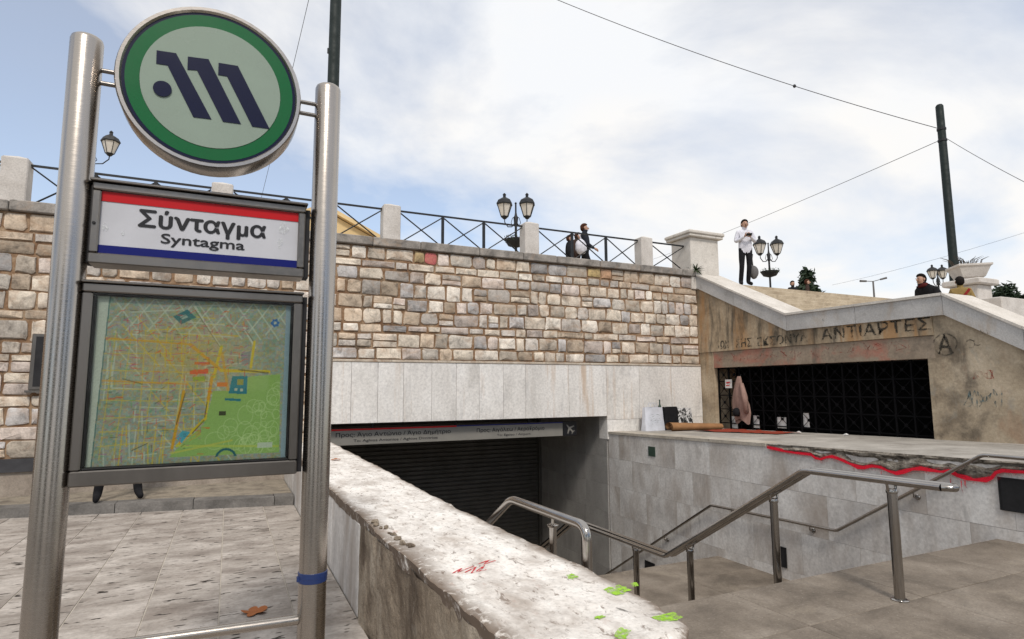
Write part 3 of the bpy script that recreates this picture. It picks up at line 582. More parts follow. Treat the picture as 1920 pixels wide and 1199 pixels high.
# writing on the wall
def text_geo(body, x0, x1, z0, z1, bold=0.0):
    cu = bpy.data.curves.new('txt', 'FONT'); cu.body = body; cu.fill_mode = 'FRONT' if hasattr(cu, 'fill_mode') else cu.fill_mode; cu.resolution_u = 3
    o = bpy.data.objects.new('txt', cu); COL.objects.link(o); dg = bpy.context.evaluated_depsgraph_get(); me = bpy.data.meshes.new_from_object(o.evaluated_get(dg))
    P = np.array([v.co[:] for v in me.vertices]); F = [tuple(p.vertices) for p in me.polygons]; bpy.data.objects.remove(o); bpy.data.curves.remove(cu); bpy.data.meshes.remove(me)
    mn, mxx = P.min(0), P.max(0); sx = (x1 - x0) / (mxx[0] - mn[0]); sz = (z1 - z0) / (mxx[1] - mn[1])
    return [(x0 + (p[0] - mn[0]) * sx, z0 + (p[1] - mn[1]) * sz) for p in P], F
def embolden(P, Fc, d):
    out = []; fo = []
    for k, (dx, dz) in enumerate(((0, 0), (d, 0), (-d, 0), (0, d * .7), (0, -d * .7))):
        n = len(out); out += [(x + dx, z + dz, 0.0002 * k) for x, z in P]; fo += [tuple(i + n for i in f) for f in Fc]
    return out, fo
def gtext(body, y0, y1, z0, z1, mat, x, slope=0.0, bold=0.05):
    P, Fc = text_geo(body, 0, y0 - y1, z0, z1, bold); P, Fc = embolden(P, Fc, bold * (z1 - z0)); b = MB(); b.add([(x - p[2], y0 - p[0], p[1] + slope * p[0]) for p in P], Fc); return b.build('graffiti', mat, gw)
FX = QX - 0.0285
gtext('ΑΝΤΙΑΡΤΕΣ', 7.55, 5.62, 2.46, 2.665, MT['blackpaint'], FX, 0.012)
gtext('ΕΚΣΟΝΥΛ', 9.05, 7.85, 2.44, 2.62, MT['fadedpaint'], FX, 0.01)
gtext('ΣΗΣ', 9.65, 9.2, 2.45, 2.63, MT['fadedpaint'], FX)
gtext('ΤΩΝ', 10.2, 9.85, 2.45, 2.63, MT['fadedpaint'], FX)
def ring(cy, cz, r, x, wd, mat, n=28):
    b = MB(); b.ribbon([(x, cy + r * (1 + .05 * math.sin(3 * a)) * math.cos(a), cz + r * math.sin(a)) for a in [2 * math.pi * k / n for k in range(n + 1)]], wd, (-1, 0, 0)); return b.build('graffiti', mat, gw)
RX = QX - 0.0055
ring(5.445, 2.235, 0.165, RX, 0.022, MT['blackpaint']); gtext('A', 5.56, 5.34, 2.09, 2.40, MT['blackpaint'], RX, 0, 0.03)
for cy, cz, r in ((5.10, 2.22, .06), (5.0, 2.24, .05)): ring(cy, cz, r, RX, 0.015, MT['fadedpaint'], 14)
def scrib(y0, y1, z0, z1, n, mat, wd, x, sd):
    r = random.Random(sd); b = MB()
    for k in range(n):
        yy = y0 + (y1 - y0) * (k + r.random() * .6) / n; pts = []; z = z0 + (z1 - z0) * r.random() * .3
        for q in range(6): pts.append((x, yy + (y1 - y0) / n * r.uniform(-.5, .6), z0 + (z1 - z0) * abs(((q * .5 + r.random() * .4) % 2) - 1)))
        b.ribbon(pts, wd, (-1, 0, 0))
    return b.build('graffiti', mat, gw)
scrib(10.1, 7.4, 2.12, 2.34, 12, MT['fadedred'], 0.014, QX - 0.003, 3); scrib(7.3, 5.9, 2.14, 2.36, 6, MT['fadedred'], 0.014, QX - 0.003, 4)
scrib(5.25, 4.75, 1.25, 1.55, 5, MT['fadedblue'], 0.018, QX - 0.0055, 5); scrib(5.1, 4.8, 1.65, 1.85, 3, MT['fadedred'], 0.016, QX - 0.0055, 6)
scrib(4.9, 4.65, 2.33, 2.42, 3, MT['fadedpaint'], 0.012, QX - 0.0735, 7); scrib(7.45, 7.3, 2.78, 2.9, 2, MT['fadedblue'], 0.012, QX - 0.0735, 8)

gr = empty('security_grille', (QX + 0.1, 8, 0.7), 'black iron grille of crossed bars closing the opening in the concrete wall', 'grille')
gx = QX + 0.10; NC, NR = 15, 4; cw = (GY1 - GY0 - .04) / NC; gz0 = 0.80; chh = (GZ - 0.01 - gz0) / NR
for k in range(NC + 1): b = MB(); yy = GY0 + .02 + cw * k; b.box(gx - .013, gx + .013, yy - .013, yy + .013, platz(yy) - .02, GZ - .002); b.build('upright_bar', MT['griron'], gr)
for k in range(NR + 1): b = MB(); zz = gz0 + chh * k - (.012 if k == NR else 0); b.box(gx - .010, gx + .010, GY0 + .002, GY1 - .002, zz - .011, zz + .011); b.build('cross_bar', MT['griron'], gr)
m = MB()
for s_ in (1, -1): m.tube([(0, -cw / 2, -s_ * chh / 2), (0, cw / 2, s_ * chh / 2)], 0.006, 5)
m.lathe([(0.03, -0.008), (0.03, 0.008)], 8, M=Matrix.Rotation(R(90), 3, 'Y')); xm = m.mesh('cross', MT['griron'])
for i in range(NC):
    for j in range(NR): link('cross', xm, gr, (gx, GY0 + .02 + cw * (i + .5), gz0 + chh * (j + .5)))

# steps behind the coping
us = empty('upper_staircase', (14, 9, 2.5), kind='structure')
for k in range(11):
    z = UP - 0.162 * (k + 1); y1 = 11.53 - 0.315 * k; b = MB(); b.bbox(QX + 0.74, 18.5, y1 - 0.335, y1, z - 0.22, z, 0.008); b.build('step', MT['steps'], us)
zl = UP - 0.162 * 12; yl = 11.53 - 0.315 * 11
b = MB(); b.box(QX + 0.74, 18.5, 5.2, yl, zl - 0.3, zl); b.build('flight_landing', MT['steps'], us)
for k in range(12):
    z = zl - 0.165 * (k + 1); y1 = 5.2 - 0.30 * k; b = MB(); b.bbox(QX + 0.74, 18.5, y1 - 0.32, y1, z - 0.22, z, 0.008); b.build('step', MT['steps'], us)
b = MB(); b.box(QX + 0.66, 18.5, 11.40, 11.515, 0.3, UP - 0.17); b.build('retaining_core', MT['concrete'], us)
# corner pillar
pl = empty('corner_pillar', (10.25, 11.1, UP), 'square pale stone pillar with a wide cap where wall and coping meet', 'pillar')
b = MB(); b.bbox(9.80, 10.68, WY - 0.04, 11.42, 3.9, 5.17, 0.012); b.build('shaft', MT['copcap'], pl)
b = MB(); b.bbox(9.71, 10.77, WY - 0.13, 11.51, 5.172, 5.235, 0.012); b.bbox(9.68, 10.80, WY - 0.16, 11.54, 5.237, 5.32, 0.02); b.build('cap', MT['copcap'], pl)
b = MB(); b.add([(9.70, WY - .14, 5.32), (10.78, WY - .14, 5.32), (10.78, 11.52, 5.32), (9.70, 11.52, 5.32), (10.24, 11.1, 5.375)], [(0, 1, 4), (1, 2, 4), (2, 3, 4), (3, 0, 4)]); b.build('cap_top', MT['copcap'], pl)

# ------------------------------------------------------------------ parapet beside the stairs
par = empty('parapet', (1.25, 5, 0), 'broad low parapet of chipped white marble spotted with green and red paint', 'wall')
PZ = 0.70
def pedge(y):      # left and right limits of the top slab
    l = 0.878 + 0.010 * fbm(y * 5, 0.3, 21) + (0.05 * max(0, (4.4 - y) / 2.4)) + 0.014 * max(0, fbm(y * 3.2, 5.1, 31)) * (1 if y < 5 else 0.3)
    r = 1.615 + 0.05 * max(0, min(1, (4.2 - y) / 1.5)) + 0.012 * fbm(y * 5, 2.3, 22) - 0.02 * max(0, fbm(y * 2.5, 8.1, 33))
    if y < 2.02: k = (2.02 - y) / 0.26; l += 0.30 * k * k * 0.6; r -= 0.20 * k ** 3
    return l, r
def ptop(x, y): return PZ + 0.004 * fbm(x * 3.1, y * 2.3, 41) + 0.002 * fbm(x * 13, y * 8, 44) - .008 * max(0.0, min(1.0, (fbm(x * 2.7, y * 1.9, 51) - 0.24) * 12))
NYp, NXp = 300, 26; vs = []; fs = []
for i in range(NYp + 1):
    y = 1.76 + (WY - 0.03 - 1.76) * (i / NYp) ** 1.5; l, r = pedge(y)
    for j in range(NXp + 1):
        q = j / NXp; x = l + (r - l) * q; e = min(q, 1 - q) * (r - l); z = ptop(x, y)
        if e < 0.015: z -= (0.015 - e) ** 2 * 30 * (1 + 1.5 * fbm(y * 9, q * 3, 61)) 
        if y < 1.86: z -= (1.86 - y) ** 2 * 6
        vs.append((x, y, z))
for i in range(NYp):
    for j in range(NXp): k = i * (NXp + 1) + j; fs.append((k, k + 1, k + NXp + 2, k + NXp + 1))
base = len(vs); edge = [i * (NXp + 1) for i in range(NYp + 1)]; redge = [i * (NXp + 1) + NXp for i in range(NYp + 1)]; front = list(range(NXp + 1))
loop = list(reversed(edge)) + front[1:] + redge[1:]
for k in loop: vs.append((vs[k][0] + (0.012 if k in set(edge) else 0), vs[k][1] + .004, PZ - 0.085 - 0.02 * abs(fbm(vs[k][1] * 6, 1.0, 71))))
for a in range(len(loop) - 1): fs.append((loop[a], loop[a + 1], base + a + 1, base + a)[::-1])
b = MB(); b.add(vs, fs); b.c = []
for (x, y, z) in vs:
    l, r = pedge(y); e = min(x - l, (r - x) * 1.6); ww = max(0.0, 1 - e / (0.06 + 0.22 * max(0, fbm(y * 1.6, 3.3, 91) + .15))) if z > PZ - .08 else 1.0
    if y < 2.6: ww = min(1.0, ww + (2.6 - y) * .35)
    b.c.append((ww, ww, ww))
top = b.build('top_slab', MT['parapet'], par, 50)
def side_grid(y0, y1, x0, z0, z1, amp, sd, ny, nz):
    b = MB(); vs = []; fs = []
    for i in range(ny + 1):
        y = y0 + (y1 - y0) * i / ny
        for j in range(nz + 1):
            z = z0 + (z1 - z0) * j / nz; f = fbm(y * 3.0, z * 2.2, sd); vs.append((x0(y) + amp * (f if f > -.15 else f * 2.0) , y, z))
    for i in range(ny):
        for j in range(nz): k = i * (nz + 1) + j; fs.append((k, k + 1, k + nz + 2, k + nz + 1))
    return b.add(vs, fs)
side_grid(1.95, 4.47, lambda y: 0.893 + 0.06 * max(0, (4.4 - y) / 2.4) + 0.06 * max(0, (2.6 - y)) ** 1.5, -0.03, PZ - 0.05, 0.022, 81, 120, 40).build('broken_side', MT['parside'], par, 40)
b = MB(); b.box(0.955, 1.585, 2.3, WY + 0.3, LOWER - .2, PZ - 0.07); b.box(1.1, 1.585, 1.92, 2.3, -.1, PZ - 0.07); b.build('wall_core', MT['parside'], par)
for k, (y0, y1) in enumerate(((4.49, 5.72), (5.73, 6.95), (6.96, 8.2), (8.21, 9.4), (9.41, 10.75))):
    b = MB(); b.bbox(0.893, 0.956, y0, y1 - .006, -0.02, PZ - 0.075, 0.005); b.build('side_panel', MT['gmarble'], par)
for zt in (0.6, 0.02, -0.56, -1.14, -1.72, -2.3):
    for k in range(8):
        y0 = 2.3 + k * 1.06
        if zt < floor_at(y0) - 1.2: continue
        b = MB(); b.bbox(1.584, 1.602, y0 + .002, y0 + 1.058, zt - .578, zt, .002); b.build('inner_panel', MT['gmarble'], par)
b = MB(); b.box(1.586, 1.60, 1.95, 2.3, -.02, .6); b.build('inner_panel', MT['gmarble'], par)
def blob(u, v, ru, rv, sd, mat, name='paint_spot', n=26):
    p = onZ(u, v, PZ); px = onZ(u + ru, v, PZ) - p; pv = onZ(u, v + rv, PZ) - p; r = random.Random(sd); b = MB(); pts = []
    for ringk in (1.0, 0.6, 0.25):
        for k in range(n):
            a = 2 * math.pi * k / n; q = ringk * (0.75 + 0.5 * fbm(2.2 * math.cos(a) + sd, 2.2 * math.sin(a), sd) * (1 if ringk == 1 else .4)); d = px * math.cos(a) * q + pv * math.sin(a) * q; x, y = p.x + d.x, p.y + d.y; pts.append((x, y, ptop(x, y) + .003))
    fs = [(i * n + k, i * n + (k + 1) % n, (i + 1) * n + (k + 1) % n, (i + 1) * n + k) for i in range(2) for k in range(n)] + [tuple(range(2 * n, 3 * n))]
    b.add(pts, fs); return b.build(name, mat, par)
for k, (u, v, ru, rv) in enumerate(((1158, 1107, 30, 11), (1250, 1155, 32, 11), (1166, 1187, 20, 14), (1073, 1083, 13, 6), (1124, 1157, 12, 6), (1190, 1097, 10, 5))): blob(u, v, ru, rv, 100 + k, MT['limepaint'])
def strokes(lines, wd, mat, name):
    b = MB()
    for ln in lines:
        pts = []
        for (u0, v0), (u1, v1) in zip(ln, ln[1:]):
            for k in range(4): p = onZ(u0 + (u1 - u0) * k / 4, v0 + (v1 - v0) * k / 4, PZ); pts.append((p.x, p.y, ptop(p.x, p.y) + .003))
        p = onZ(*ln[-1], PZ); pts.append((p.x, p.y, ptop(p.x, p.y) + .003)); b.ribbon(pts, wd, (0, 0, 1))
    return b.build(name, mat, par)
strokes([[(848, 1074), (866, 1064), (858, 1072), (888, 1060)], [(872, 1072), (893, 1061), (884, 1073), (900, 1071)], [(893, 1070), (909, 1058), (899, 1071), (912, 1068)], [(897, 1056), (918, 1049), (906, 1058), (930, 1053)]], 0.008, MT['redscrib'], 'red_scribble')
strokes([[(1155, 1140), (1178, 1148), (1200, 1152)], [(1192, 1142), (1225, 1130)], [(1196, 1146), (1235, 1138)], [(1198, 1150), (1240, 1147)], [(934, 1045), (938, 1049)], [(949, 1042), (951, 1049)]], 0.012, MT['blackpaint'], 'dark_scrawl')
for k in range(15):
    u, v = (694 + 78 * k / 15 + rnd.uniform(-5, 5), 982 + 50 * k / 15 + rnd.uniform(-3, 5)); p = onZ(u + 6, v - 3, PZ); s_ = rnd.uniform(0.012, 0.026); b = MB()
    b.ell((p.x, p.y, ptop(p.x, p.y) + s_ * .35), (s_, s_ * rnd.uniform(.7, 1.2), s_ * .6), 7, 4, Matrix.Rotation(rnd.uniform(0, 3), 3, 'Z'))
    b.v = [(x + rnd.uniform(-.2, .2) * s_, y + rnd.uniform(-.2, .2) * s_, z + rnd.uniform(-.15, .15) * s_) for x, y, z in b.v]
    tag(b.build('stone_chip', MT['parside']), 'small loose crumb of stone on the chipped edge of the white parapet', 'stone chip', 'stone crumbs on the parapet edge')
p = onZ(630, 864, PZ); b = MB(); vs = [(p.x + 0.05 * math.cos(a) * (1 + .3 * math.sin(5 * a)), p.y + .05 * math.sin(a) * (1 + .3 * math.sin(5 * a)), ptop(p.x, p.y) + .008 + .012 * abs(math.sin(a))) for a in [k * math.pi / 10 for k in range(20)]]
b.add(vs + [(v[0], v[1], v[2] + .002) for v in vs], [tuple(range(20)), tuple(reversed(range(20, 40)))] + [(k, k + 20, (k + 1) % 20 + 20, (k + 1) % 20) for k in range(20)]); tag(b.build('dry_leaf', MT['leafo']), 'dry curled leaf lying on top of the white parapet', 'leaf')
def maple(p, s_, rot, label):
    b = MB(); n = 30; vs = []
    for k in range(n):
        a = 2 * math.pi * k / n; r_ = s_ * (0.55 + 0.45 * abs(math.cos(2.5 * a))); vs.append((p.x + r_ * math.cos(a + rot), p.y + r_ * math.sin(a + rot), p.z + .006 + .02 * (r_ / s_) ** 2 * (.5 + .5 * math.sin(3 * a))))
    vs.append((p.x, p.y, p.z + .004)); vs2 = [(x, y, z + .0015) for x, y, z in vs]
    b.add(vs + vs2, [(k, n, (k + 1) % n) for k in range(n)] + [(n + 1 + k, n + 1 + (k + 1) % n, 2 * n + 1) for k in range(n)] + [(k, (k + 1) % n, n + 1 + (k + 1) % n, n + 1 + k) for k in range(n)]); return tag(b.build('fallen_leaf', MT['leafo']), label, 'leaf')
maple(onZ(478, 1149, 0.0), 0.095, 0.5, 'orange fallen leaf lying on the travertine paving')

# ------------------------------------------------------------------ metro sign
ms = empty('metro_sign', (-0.12, 3.0, 0), 'steel metro station sign with round green logo, name board and street map', 'sign')
PL, PR, PRAD = -0.628, 0.389, 0.062
for px in (PL, PR):
    b = MB(); b.lathe([(PRAD, 0.0), (PRAD, 3.108), (PRAD - .004, 3.122), (PRAD - .014, 3.13), (1e-5, 3.133)], 40, (px, 3.0, 0)); o = b.build('pole', MT['steel'], ms, 40)
    b = MB(); b.lathe([(0.11, 0.0), (0.11, 0.012), (0.1, .016), (PRAD, .016)], 32, (px, 3.0, 0)); b.build('base_plate', MT['frame'], o, 40)
b = MB(); b.tube([(PL + .05, 3.0, 0.572), (PR - .05, 3.0, 0.552)], 0.022, 14); b.build('crossbar', MT['steel'], ms, 40)
b = MB()
for z, r_ in ((0.715, PRAD + .0025), (0.735, PRAD + .004)): b.lathe([(PRAD, z), (r_, z + .002), (r_, z + .024), (PRAD, z + .026)], 32, (PR, 3.0, 0))
b.box(PR - .072, PR - .055, 2.975, 2.998, .725, .745); b.build('blue_tape', MT['tape'], ms, 40)
# round logo
DC = Vector((-0.128, 2.92, 2.972)); RZ = Matrix.Rotation(R(90), 3, 'X')
def ringy(prof, name, mat, par_, n=64, sm=30): b = MB(); b.lathe([(r_, -y) for r_, y in prof], n, (DC.x, DC.y, DC.z), RZ); return b.build(name, mat, par_, sm)
disc = ringy([(0.352, 0.004), (0.362, -0.012), (0.376, -0.012), (0.382, 0.0), (0.382, 0.118), (0.372, 0.13), (1e-4, 0.13)][::-1], 'disc_rim', MT['steel'], ms)
def annulus(r0, r1, y, name, mat, par_):
    b = MB(); n = 64; vs = [(DC.x + r_ * math.cos(2 * math.pi * k / n), DC.y + y, DC.z + r_ * math.sin(2 * math.pi * k / n)) for r_ in (r0, r1) for k in range(n)]
    b.add(vs, [(k, (k + 1) % n, n + (k + 1) % n, n + k) if r0 > 0 else (k, (k + 1) % n, n + (k + 1) % n, n + k) for k in range(n)]); return b.build(name, mat, par_)
face = MB(); face.lathe([(0.287, 0.0), (0.287, 0.004)], 64, (DC.x, DC.y - .0005, DC.z), RZ); face = face.build('logo_face', MT['swhite'], disc)
annulus(0.288, 0.343, -0.002, 'green_ring', MT['sgreen'], disc); annulus(0.343, 0.356, -0.001, 'navy_ring', MT['snavy'], disc)
def pxpoly(pts, y, sc=2.22, ox=0, oy=0): return [tuple(onY(ox + u / sc, oy + v / sc, y)) for u, v in pts]
b = MB()
for poly in ([(652, 210), (733, 222), (880, 497), (805, 488), (697, 272), (650, 265)], [(782, 236), (868, 247), (1003, 517), (928, 507), (820, 293), (780, 290)], [(910, 262), (990, 275), (1122, 537), (1050, 527), (945, 318), (908, 312)]):
    b.prism(pxpoly(poly, 2.9125), (0, 0.003, 0))
p = onY(676 / 2.22, 371 / 2.22, 2.9125); b.lathe([(0.036, 0), (0.036, .003)], 28, tuple(p), RZ); b.build('logo_mark', MT['snavy'], disc)
for px, sgn, z in ((PL, 1, 2.955), (PR, -1, 2.985)):
    b = MB()
    for dz in (0.0, 0.058): b.tube([(px + sgn * .05, 3.0, z + dz - .02), (DC.x - sgn * .372, 3.0, z + dz - .02)], 0.010, 10)
    b.build('disc_bracket', MT['frame'], ms, 40)
# name board
NB = (-0.560, 0.298, 2.128, 2.478)
def frame_box(x0, x1, z0, z1, y0, y1, fw, name, mat, par_, fwb=None):
    b = MB(); fwb = fwb or fw
    b.bbox(x0, x1, y0, y1, z1 - fw, z1, .005); b.bbox(x0, x1, y0, y1, z0, z0 + fwb, .005); b.bbox(x0, x0 + fw, y0 + .0015, y1 - .001, z0 + fwb + .001, z1 - fw - .001, .005); b.bbox(x1 - fw, x1, y0 + .0015, y1 - .001, z0 + fwb + .001, z1 - fw - .001, .005)
    return b.build(name, mat, par_)
nb = frame_box(NB[0], NB[1], NB[2], NB[3], 2.955, 3.09, 0.032, 'name_board', MT['frame'], ms, 0.045)
b = MB(); b.bbox(NB[0] - .008, NB[1] + .008, 2.935, 3.10, NB[3] + .001, NB[3] + .012, .003); b.bbox(NB[0] + .03, NB[1] - .03, 3.06, 3.085, NB[2] + .04, NB[3] - .03, .003); b.build('board_cover', MT['frame'], nb)
ix0, ix1, iz0, iz1 = NB[0] + .032, NB[1] - .032, NB[2] + .045, NB[3] - .032
b = MB(); b.box(ix0, ix1, 2.975, 2.99, iz0, iz1); b.build('board_panel', MT['nwhite'], nb)
b = MB(); b.box(ix0, ix1, 2.972, 2.9745, iz1 - 0.045, iz1 - .002); b.build('red_stripe', MT['nred'], nb)
b = MB(); b.box(ix0, ix1, 2.972, 2.9745, iz0 + .002, iz0 + 0.037); b.build('blue_stripe', MT['nblue'], nb)
def ytext(body, x0, x1, z0, z1, y, mat, par_, bold, name='lettering'):
    P, Fc = text_geo(body, x0, x1, z0, z1, bold); P, Fc = embolden(P, Fc, bold * (z1 - z0)); b = MB(); b.add([(p[0], y - p[2], p[1]) for p in P], Fc); return b.build(name, mat, par_)
TY = 2.973
q0, q1 = onY(262, 398, TY), onY(497, 450, TY); ytext('Σύνταγμα', q0.x, q1.x, onY(430, 449, TY).z, onY(285, 394, TY).z, TY, MT['ink'], nb, 0.035)
q0, q1 = onY(302, 450, TY), onY(458, 470, TY); ytext('Syntagma', q0.x, q1.x, onY(402, 472, TY).z + .004, onY(310, 440, TY).z + .003, TY, MT['ink'], nb, 0.025)
def ublob(cx, cz, rx, rz_, sd, y, mat, name, par_):
    b = MB(); n = 24; b.add([(cx + rx * math.cos(a) * (.8 + .6 * fbm(2 * math.cos(a) + sd, 2 * math.sin(a), sd)), y, cz + rz_ * math.sin(a) * (.8 + .6 * fbm(2 * math.cos(a) + sd, 2 * math.sin(a), sd + 3))) for a in [2 * math.pi * k / n for k in range(n)]], [tuple(range(n))]); return b.build(name, mat, par_)
MT['glare'] = spray('glare_blotches', (0.64, 0.66, 0.68), 0.38, 0.62, 40)  # glare off stickers on the name board, painted as pale patchy blotches
for k, (u, v, rx, rz_) in enumerate(((532, 430, .03, .035), (525, 455, .012, .03), (197, 427, .014, .022), (230, 438, .008, .012), (540, 410, .02, .012))): p = onY(u, v, TY); ublob(p.x, p.z, rx, rz_, 7 + k, TY, MT['glare'], 'sticker_glare', nb)
# map case
MC = (-0.567, 0.298, 1.212, 2.043)
mc = frame_box(MC[0], MC[1], MC[2], MC[3], 2.95, 3.09, 0.038, 'map_case', MT['frame'], ms, 0.062)
b = MB(); b.box(MC[0] + .03, MC[1] - .03, 3.04, 3.08, MC[2] + .03, MC[3] - .03); b.build('case_back', MT['rubber'], mc)
frame_box(MC[0] + .038, MC[1] - .038, MC[2] + .062, MC[3] - .038, 2.957, 3.0, 0.012, 'inner_frame', MT['rubber'], mc)
b = MB(); b.bbox(MC[0] - .004, MC[1] + .004, 2.938, 3.1, MC[3] + .001, MC[3] + .011, .003); b.build('case_cover', MT['frame'], mc)
b = MB(); b.box(MC[0] + .035, MC[1] - .035, 2.958, 2.963, MC[2] + .059, MC[3] - .035); b.build('glass_pane', MT['glass'], mc)
for px, z0, z1 in ((NB[0] - .016, NB[2] + .005, NB[3] - .01), (NB[1] + .001, NB[2] + .005, NB[3] - .01), (MC[0] - .016, MC[2] + .005, MC[3] - .005), (MC[1] + .001, MC[2] + .005, MC[3] - .005)):
    b = MB(); b.box(px, px + .022, 2.985, 3.07, z0, z1); b.build('fixing_channel', MT['rubber'], ms)
p = onY(180, 418, 2.953); b = MB(); b.lathe([(.007, 0), (.006, .004)], 12, (NB[0] + .014, 2.955, p.z), RZ); b.build('lock', MT['rubber'], nb)
# the printed street map: colours sampled on a fine grid
GW, GH = 330, 300
mx0, mx1, mz0, mz1 = MC[0] + .048, MC[1] - .048, MC[2] + .073, MC[3] - .048
U, V = np.meshgrid(np.linspace(0, 1, GW), np.linspace(0, 1, GH))      # V upward
px_ = 145 + U * 1075; py_ = 1045 - V * 935
nr_ = np.random.RandomState(4)
def blk(a, n): z = nr_.rand(n, n); return z[(np.clip(V, 0, .999) * n).astype(int), (np.clip(U, 0, .999) * n).astype(int)]
img = np.zeros((GH, GW, 3)); base = np.array([0.28, 0.33, 0.29]); img[:] = base
k1 = blk(0, 26)[..., None]; img += (k1 - .5) * np.array([.10, .05, .10]); k2 = blk(0, 60)[..., None]; img += (k2 - .5) * .10; k3 = blk(0, 95); pal_ = np.array([[.30, .36, .36], [.34, .30, .36], [.40, .33, .20], [.22, .30, .32], [.36, .24, .20]]); img = img * .6 + pal_[(k3 * 4.999).astype(int)] * .4
def seg(x0, y0, x1, y1, wd, col, al=1.0):
    dx, dy = x1 - x0, y1 - y0; L2 = dx * dx + dy * dy + 1e-9; t_ = np.clip(((px_ - x0) * dx + (py_ - y0) * dy) / L2, 0, 1); d = np.hypot(px_ - x0 - t_ * dx, py_ - y0 - t_ * dy)
    m_ = np.clip((wd - d) / 2.5 + .5, 0, 1)[..., None] * al; img[:] = img * (1 - m_) + np.array(col) * m_
def inpoly(P):
    r_ = np.zeros(px_.shape, bool)
    for (x0, y0), (x1, y1) in zip(P, P[1:] + P[:1]):
        c_ = ((y0 > py_) != (y1 > py_)); xx = (x1 - x0) * (py_ - y0) / ((y1 - y0) if y1 != y0 else 1e-9) + x0; r_ ^= c_ & (px_ < xx)
    return r_
YEL, ORG, WHT, BLK, RED_ = (0.50, 0.42, 0.16), (0.48, 0.30, 0.11), (0.50, 0.54, 0.50), (0.03, 0.03, 0.02), (0.50, 0.10, 0.07)
for k in range(70):
    x0 = 190 + nr_.rand() * 620; y0 = 120 + nr_.rand() * 880; a = nr_.choice([0.05, 1.5, 1.62, -.1, .85]); ln = 80 + nr_.rand() * 240; seg(x0, y0, x0 + ln * math.cos(a), y0 + ln * math.sin(a), 3.2, nr_.choice([0, 1, 2]) and WHT or YEL, .8)
for y0 in (350, 430, 520, 590, 640, 700, 780, 860, 930): seg(200, y0 + nr_.randint(-15, 15), 790, y0 + nr_.randint(-25, 25), 2.8, YEL, .65)
for x0 in (250, 330, 400, 470, 540, 620, 690): seg(x0, 300, x0 - 30 + nr_.randint(-30, 30), 1010, 2.8, YEL, .6)
for k in range(9): seg(220 + 110 * k, 110, 380 + 110 * k, 330, 4, WHT, .7); seg(330 + 110 * k, 110, 190 + 110 * k, 300, 4, WHT, .7)
seg(650, 140, 810, 385, 6, WHT); seg(660, 170, 805, 380, 2.6, BLK, .8); seg(815, 380, 780, 560, 9, YEL); seg(940, 260, 1010, 380, 6, WHT); seg(950, 275, 1000, 345, 2.5, BLK, .8); seg(1005, 345, 990, 500, 8, YEL)
seg(200, 345, 640, 370, 5, ORG, .8); seg(640, 370, 820, 520, 9, ORG); seg(820, 520, 1100, 525, 9, YEL); seg(620, 640, 575, 960, 8, ORG, .9); seg(770, 560, 755, 700, 9, ORG); seg(200, 580, 640, 600, 5, ORG, .7); seg(820, 420, 870, 660, 8, ORG, .7)
gp = inpoly([(780, 640), (870, 640), (985, 555), (1168, 540), (1180, 1012), (560, 1012), (630, 935), (740, 830), (772, 700)])
img[gp] = np.array([0.27, 0.375, 0.19]) + (nr_.rand(gp.sum(), 1) - .5) * .03
for k in range(60):
    cx, cy, r_ = 800 + nr_.rand() * 360, 600 + nr_.rand() * 390, 12 + nr_.rand() * 42
    if cx + (cy - 600) * .9 < 1090: continue
    d = np.abs(np.hypot((px_ - cx), (py_ - cy) * (0.7 + nr_.rand() * .6)) - r_); m_ = (np.clip((3.0 - d) / 2.5, 0, 1) * gp * .65)[..., None]; img[:] = img * (1 - m_) + np.array([.48, .58, .38]) * m_
seg(755, 700, 745, 800, 7, YEL); seg(745, 800, 600, 950, 8, YEL); seg(600, 950, 1170, 975, 6, (0.42, .47, .2), .7); seg(570, 990, 900, 930, 5, (0.45, .45, .2), .7)
seg(750, 705, 742, 790, 3, BLK, .8); seg(738, 810, 680, 880, 3, BLK, .8); seg(628, 655, 590, 830, 3, BLK, .75); seg(920, 515, 1095, 532, 4, BLK, .75); seg(300, 570, 400, 600, 3, BLK, .7); seg(1010, 520, 1090, 540, 3, BLK, .5); seg(370, 965, 445, 930, 3, BLK, .7)
def quad(P, col, al=1.0): m_ = inpoly(P); img[m_] = img[m_] * (1 - al) + np.array(col) * al
quad([(540, 210), (615, 165), (665, 210), (585, 255)], (0.02, 0.12, 0.16)); quad([(575, 210), (605, 195), (622, 210), (592, 226)], (.3, .38, .38))
quad([(885, 552), (972, 552), (972, 660), (868, 655)], (0.02, 0.16, 0.22)); quad([(915, 570), (950, 570), (950, 605), (915, 605)], (.25, .26, .12)); quad([(903, 625), (918, 625), (918, 640), (903, 640)], (.4, .45, .4)); quad([(935, 628), (950, 628), (950, 643), (935, 643)], (.4, .45, .4))
quad([(850, 682), (942, 688), (940, 703), (850, 696)], (0.01, .15, .2)); quad([(820, 760), (860, 760), (860, 784), (820, 784)], (0.03, .035, .02)); quad([(645, 518), (748, 512), (748, 538), (645, 544)], (.5, .09, .07)); quad([(670, 470), (755, 470), (755, 488), (670, 488)], (.48, .12, .08)); quad([(590, 905), (625, 865), (668, 875), (625, 935)], (.16, .33, .42)); quad([(660, 560), (740, 552), (735, 580), (670, 585)], (.2, .3, .1)); quad([(1048, 950), (1138, 950), (1138, 982), (1048, 982)], (.5, .55, .5)); quad([(800, 590), (860, 590), (860, 615), (800, 615)], (.5, .2, .08)); quad([(930, 420), (985, 400), (980, 480), (935, 485)], (.18, .2, .25), .7)
d = np.hypot(px_ - 870, (py_ - 1035)); img[(d < 62) & (d > 48) & (py_ < 1020)] = (.02, .1, .12)
